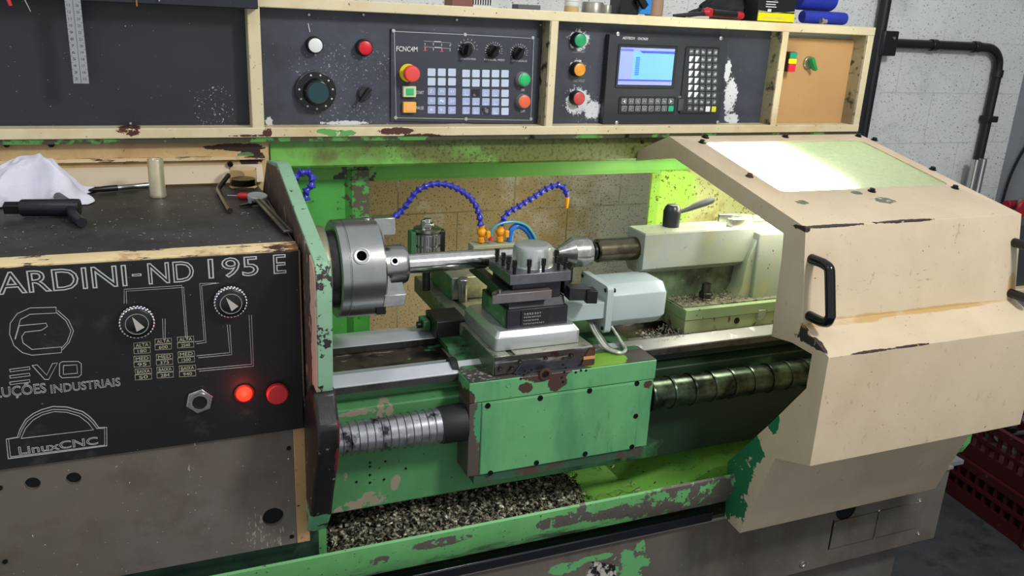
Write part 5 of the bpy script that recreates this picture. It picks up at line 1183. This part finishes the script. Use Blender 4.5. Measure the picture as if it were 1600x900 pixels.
p = H_(718, 390); t = MB().lathe([(0, .012), (.004, .012), (.006, .009), (.006, 0)], (p.x, p.y, 1.086), (0, 0, 1), 16).build('blue_plug', mat('pale_blue_plastic', '8fc0d8', .35)); tag(t, 'pale blue round plug left of the coolant manifold', 'plug')

# ================================================================== things on the headstock
ZT = 1.2575
m_cloth = mat('white_cloth', 'cfcdd8', .9, var=.05, vscale=20, bump=.15, bscale=400, layers=[dict(col='8f8c90', scale=14, thr=.64, soft=.08, amt=.6)])
mb = MB(); NX, NY = 70, 46; grid = []
for i in range(NX):
    row = []
    for j in range(NY):
        u = i/(NX-1); v = j/(NY-1); x = -.36+.238*u+.012*math.sin(v*9); y = 1.795+.135*v+.01*math.sin(u*14)-.02*u*(1-v)
        e = min(u, 1-u, .5)*2; ev = min(v, 1-v)*2
        env = (min(1, e*3.2)**.7)*(min(1, ev*2.2)**.7)
        ridge = .040*math.exp(-((u-.70)/.17)**2)+.030*math.exp(-((u-.40)/.2)**2)+.012
        fold = (.4-abs(noise.noise(Vector((x*15+2, y*11, 1.5)))))*.045+(.4-abs(noise.noise(Vector((x*34, y*24, 7)))))*.018
        z = ZT+.0025+env*(ridge*(.75+.4*math.sin(v*3.1))+fold*1.0)
        row.append(mb.bm.verts.new((x, y, z)))
    grid.append(row)
for i in range(NX-1):
    for j in range(NY-1): mb.bm.faces.new((grid[i][j], grid[i+1][j], grid[i+1][j+1], grid[i][j+1]))
tag(mb.build('cleaning_cloth', m_cloth, solid=.0018, subdiv=1, ang=80), 'crumpled white cloth lying on the headstock top at far left', 'cloth')
ck = thing('chuck_key', 'black T-shaped chuck key lying in front of the white cloth', 'chuck key', (-.2, 1.67, ZT))
m_ck = mat('black_oxide', '2a2c30', .35, .5, var=.1)
a = Vector((-.226, 1.708, ZT+.0165)); b = Vector((-.130, 1.693, ZT+.0165)); d_ = (b-a).normalized()
body = MB().lathe([(0, .013), (.004, .0155), (.088, .016), (.0975, .0155), (.0985, .013), (.0985, 0)], a, d_, 28).build('barrel', m_ck, ck)
sq = MB(); 
M = Matrix.Translation(a) @ d_.to_track_quat('X', 'Z').to_matrix().to_4x4() @ Matrix.Rotation(.3, 4, 'X')
sq.box(-.026, .002, -.0085, .0085, -.0085, .0085).xf(M).build('square_tip', m_ck, body, bevel=.001)
hb_ = b-d_*.018
MB().tube([hb_+Vector((-.035, .125, .002)), hb_+Vector((-.002, .02, .003)), hb_, hb_+Vector((.012, -.05, -.006)), hb_+Vector((.026, -.095, -.006))], .0085, 16).build('handle_bar', m_ck, ck)
pn_ = thing('engraving_pen', 'black and silver pen lying between the cloth and the brass cylinder', 'pen', (-.06, 1.9, ZT))
a = atz(143, 299, ZT+.006); b = atz(232, 289, ZT+.006)
a = Vector((-.125, 1.892, ZT+.0072)); b = Vector((-.005, 1.93, ZT+.0072)); d_ = (b-a).normalized()
MB().lathe([(0, .002), (.01, .0045), (.03, .006), (.055, .0062), (.0555, .0048)], a, d_, 18).build('grip', m_dark, pn_)
MB().lathe([(.0555, .0048), (.075, .0052), (.125, .0055), (.127, .003)], a, d_, 18).build('barrel', m_steel, pn_)
t = MB().lathe([(0, .0155), (.003, .0165), (.006, .0158), (.076, .0152), (.0775, .0148), (.0775, .0120), (.074, .0115), (.074, 0)], (.004, 1.84, ZT), (0, 0, 1), 36).build('metal_cylinder', mat('pale_brass', 'c9bfa0', .33, .65, var=.08, vscale=40, bump=.06, bscale=200)); tag(t, 'pale brass coloured cylinder standing upright on the headstock top', 'cylinder')
hk = atz(345, 277, ZT+.006)
t = MB().tube([(.148, 1.905, ZT+.028), (.142, 1.895, ZT+.024), (.126, 1.872, ZT+.010), (.1235, 1.866, ZT+.0065), (.1225, 1.855, ZT+.0058), (.127, 1.70, ZT+.0058), (.1285, 1.665, ZT+.0058)], .0055, 6).build('hex_key', mat('dark_chrome', '56524e', .25, .95)); tag(t, 'bent steel hex key lying in front of the clear cup', 'hex key')
cp = thing('plastic_cup', 'low clear amber plastic cup at the back of the headstock top', 'cup', (.165, 1.905, ZT))
cx, cy = .178, 1.905
MB().lathe([(0, .026), (.003, .030), (.006, .028), (.042, .0285), (.042, .027), (.006, .0265), (.004, 0)], (cx, cy, ZT), (0, 0, 1), 36).build('cup_wall', mat('amber_clear', 'f0e8d4', .08, trans=1, ior=1.08), cp)
MB().cyl((cx, cy, ZT+.006), (cx, cy, ZT+.020), .0255, n=32).build('cup_content', mat('dark_liquid', '1d1c1e', .15), cp)
dc = thing('dial_caliper', 'dial caliper with round grey gauge face lying beside the guard plate', 'caliper', (.2, 1.66, ZT))
a = Vector((.186, 1.725, ZT+.014)); b = Vector((.209, 1.475, ZT+.008)); d_ = (b-a); ln = d_.length; d_.normalize()
M = Matrix.Translation(a) @ d_.to_track_quat('X', 'Z').to_matrix().to_4x4()
MB().box(-.02, ln, -.0075, .0075, -.002, .002).xf(M).build('beam', m_steel, dc, bevel=.0006)
MB().box(0, ln-.01, -.002, .002, .0018, .0026).xf(M).build('beam_groove', m_dsteel, dc)
MB().lathe([(0, .017), (.003, .0195), (.011, .0195), (.012, .018), (.0115, .0165), (.0115, 0)], (.1875, 1.735, ZT+.008), (.05, -.15, 1), 32).build('gauge_face', mat('caliper_dial', 'b5b7bb', .35, .3), dc)
MB().prism([(.150, 1.70), (.186, 1.715), (.186, 1.735), (.150, 1.712)], 'z', ZT+.004, ZT+.009).build('jaw', m_dsteel, dc, bevel=.0008)
MB().cyl((.174, 1.716, ZT+.012), (.170, 1.708, ZT+.012), .004).build('thumb_screw', m_zinc, dc)
MB().box(.176, .20, 1.715, 1.75, ZT, ZT+.008).build('slider', m_steel, dc)
sd = thing('small_screwdriver', 'tiny screwdriver with a red handle behind the caliper gauge', 'screwdriver', (.15, 1.78, ZT))
MB().tube([(.135, 1.795, ZT+.0075), (.158, 1.785, ZT+.008)], .0012, 8).build('blade', m_steel, sd)
MB().tube([(.154, 1.786, ZT+.008), (.160, 1.784, ZT+.008), (.178, 1.777, ZT+.008), (.186, 1.775, ZT+.008)], .005, 12, rf=lambda i: (.004, .0072, .0075, .005)[i]).build('handle', mat('red_handle', 'c8262c', .3), sd)

# ================================================================== things on the console
ZC = 1.6575
yc = 2.02
def C_(px, py, Y=yc): return at(px, py, Y)
t = thing('striped_container', 'small white ribbed container with tan base on the console', 'container', (C_(893, 10).x, yc, ZC))
x = C_(893, 10).x
MB().lathe([(0, .0185), (.012, .0185), (.0125, .017)], (x, yc, ZC), (0, 0, 1), 28).build('base', mat('tan_base', 'b59a63', .4), t)
MB().lathe([(.0125, .0175)]+[q for i in range(5) for q in ((.015+i*.010, .0185), (.022+i*.010, .0185), (.0235+i*.010, .017))]+[(.066, .017), (.066, 0)], (x, yc, ZC), (0, 0, 1), 28).build('ribbed_body', mat('white_ribbed', 'c6c8c4', .35), t)
for px, r, h, lb in ((926, .028, .026, 'wide dull metal ring cap lying on the console'), (947, .015, .021, 'narrow dull metal cap beside the wide ring cap on the console')):
    x = C_(px, 12).x; t = MB().lathe([(0, r), (h*.9, r*.97), (h, r*.9), (h, r*.8), (h*.7, r*.75), (h*.7, 0)], (x, yc, ZC), (0, 0, 1), 28).build('metal_ring', mat('dull_cap_%d' % px, '8d8b80', .4, .6, var=.1)); tag(t, lb, 'cap', 'metal caps on the console')
t = thing('magnetic_base', 'black magnetic base block with blue face and black knob on the console', 'magnetic base', (1.18, yc, ZC))
a = C_(961, 10).x; b = C_(1009, 10).x; m_ = a+(b-a)*.60
MB().box(a, m_, yc-.028, yc+.03, ZC, ZC+.07).build('block', m_dark, t, bevel=.002)
MB().box(m_, b, yc-.028, yc+.03, ZC+.003, ZC+.07).build('blue_block', mat('magnet_blue', '1f7fc9', .35), t, bevel=.002)
p = C_(1000, 5, yc-.035); MB().lathe([(0, .013), (.012, .012), (.014, 0)], (p.x, yc-.028, ZC+.033), (0, -1, 0), 24).prism([(p.x-.016, ZC+.038), (p.x-.006, ZC+.052), (p.x+.016, ZC+.026), (p.x+.006, ZC+.014)], 'y', yc-.052, yc-.038).build('knob', m_gloss, t, bevel=.001)
x = C_(1022, 10).x
t = MB().lathe([(0, .022), (.002, .024), (.11, .024)], (x+.008, yc+.012, ZC), (0, 0, 1), 30).build('amber_bottle', mat('brown_plastic', 'a98a72', .25, trans=.25, var=.05)); tag(t, 'translucent brown bottle standing right of the magnetic base', 'bottle')
t = thing('pliers', 'pliers with thick red and black grips lying on the console', 'pliers', (1.45, yc, ZC))
MB().tube([C_(1052, 24, yc-.03), C_(1075, 24, yc-.03), C_(1100, 22, yc-.03)], .006, 10, rf=lambda i: (.003, .007, .006)[i]).build('jaws', m_dark, t)
a = C_(1098, 20, 2.0); b = C_(1160, 28, 2.0); a.z = ZC+.016; b.z = ZC+.012
MB().tube([a, a.lerp(b, .1), a.lerp(b, .25), a.lerp(b, .8), a.lerp(b, .92), b], .009, 14, rf=lambda i: (.008, .014, .010, .009, .011, .008)[i]).build('red_grip', mat('red_grip2', 'a81c2a', .35), t)
MB().tube([a.lerp(b, .2)+Vector((0, -.006, .001)), a.lerp(b, .8)+Vector((0, -.006, .001))], .0085, 12).build('black_inlay', m_dark, t)
t = MB().box(C_(1060, 28, yc).x, C_(1096, 30, yc).x, 1.985, 2.03, ZC, ZC+.006).build('white_scraper', mat('dirty_white', 'b5b2a8', .5, var=.1), bevel=.001); tag(t, 'flat dirty white strip beneath the pliers jaws', 'strip')
mb = MB(); bmesh.ops.create_icosphere(mb.bm, subdivisions=5, radius=1)
cx = C_(1140, 10, 2.10).x
for v in mb.bm.verts:
    n_ = v.co.copy(); d_ = 1+.30*abs(noise.noise(n_*2.1+Vector((4, 0, 0))))+.12*noise.noise(n_*6)
    v.co = Vector((cx+.02+n_.x*.115*d_, 2.11+n_.y*.055*d_, ZC+max(.0, .030+n_.z*.052*d_+n_.x*.03)))
tag(mb.build('black_rag', mat('black_cloth', '1a1b1f', .85, var=.3, vscale=30, bump=.2)), 'crumpled black rag heaped behind the pliers on the console', 'rag')
t = thing('oil_can', 'rectangular oil can with black and yellow label on the console', 'can', (1.67, yc, ZC))
a = C_(1184, 20, 1.99).x; b = C_(1242, 20, 1.99).x
MB().box(a, b, 1.99, 2.05, ZC, ZC+.12).build('can_body', mat('can_black', '1b1c1e', .3), t, bevel=.002)
MB().box(a+.001, b-.001, 1.988, 1.9905, ZC+.002, ZC+.024).build('yellow_band', mat('can_yellow', 'dcd417', .35), t)
MB().prism([(a+.001, ZC+.024), (b-.001, ZC+.028), (b-.001, ZC+.031), ((a+b)/2, ZC+.024), (a+.001, ZC+.029)], 'y', 1.9875, 1.9905).build('grey_swoosh', mat('can_grey', '9a9a80', .35), t)
mb = MB(); 
for i in range(6): mb.box(a+.022, a+.022+(.040, .036, .044, .040, .045, .035)[i]*.9, 1.9868, 1.9885, ZC+.038+i*.0065, ZC+.0405+i*.0065)
mb.box(a+.030, a+.042, 1.9868, 1.9885, ZC+.0255, ZC+.0335); text_mb(mb, 'Contém: 500 ml', a+.022, b-.036, ZC+.009, ZC+.013, 1.9878)
mb.build('label_print', m_white, t, smooth=False)
m_blue = mat('blue_roll', '1c2f9a', .75, var=.12, vscale=30)
for (x0, x1, y, z, r, lb) in ((1.735, 1.893, 2.02, ZC+.019, .0175, 'lower thin blue roll resting on the console beside the can'), (1.735, 1.862, 2.05, ZC+.068, .031, 'upper thick blue roll lying on the thinner blue roll')):
    t = MB().lathe([(0, r*.9), (.004, r), (x1-x0-.008, r), (x1-x0-.002, r*.9), (x1-x0, r*.75), (x1-x0, r*.3), (x1-x0-.01, 0)], (x0, y, z), (1, 0, 0), 32).build('blue_roll', m_blue); tag(t, lb, 'roll', 'blue rolls on the console')
t = MB().lathe([(0, .009), (.006, .009), (.007, .006), (.02, .006)], (1.765, 1.975, ZC+.009), (1, 0, 0), 6).build('hose_fitting', m_zinc); tag(t, 'small silver hex fitting lying in front of the blue rolls', 'fitting')
p = C_(720, 5, 2.1)
t = thing('finned_block', 'small brown block with grey fins on the console above the operator panel', 'heat sink', (p.x, 2.1, ZC))
MB().box(C_(700, 3, 2.1).x, C_(733, 5, 2.1).x, 2.07, 2.13, ZC, ZC+.05).build('brown_block', mat('brown_block', '6d4436', .5), t, bevel=.001)
for i in range(8):
    x = C_(734, 5, 2.1).x+i*.0065; MB().box(x, x+.003, 2.07, 2.13, ZC+.004, ZC+.05).build('fin', m_zinc, t)
MB().box(C_(733, 5, 2.1).x, C_(733, 5, 2.1).x+.05, 2.07, 2.13, ZC, ZC+.005).build('fin_base', m_zinc, t)
p = C_(820, 5, 2.05)
mb = MB(); mb.box(p.x-.03, p.x+.03, 2.02, 2.06, ZC, ZC+.011); t = mb.build('dark_pad', mat('grey_cloth', '55585b', .8)); tag(t, 'small folded grey pad left of the ribbed container', 'pad')
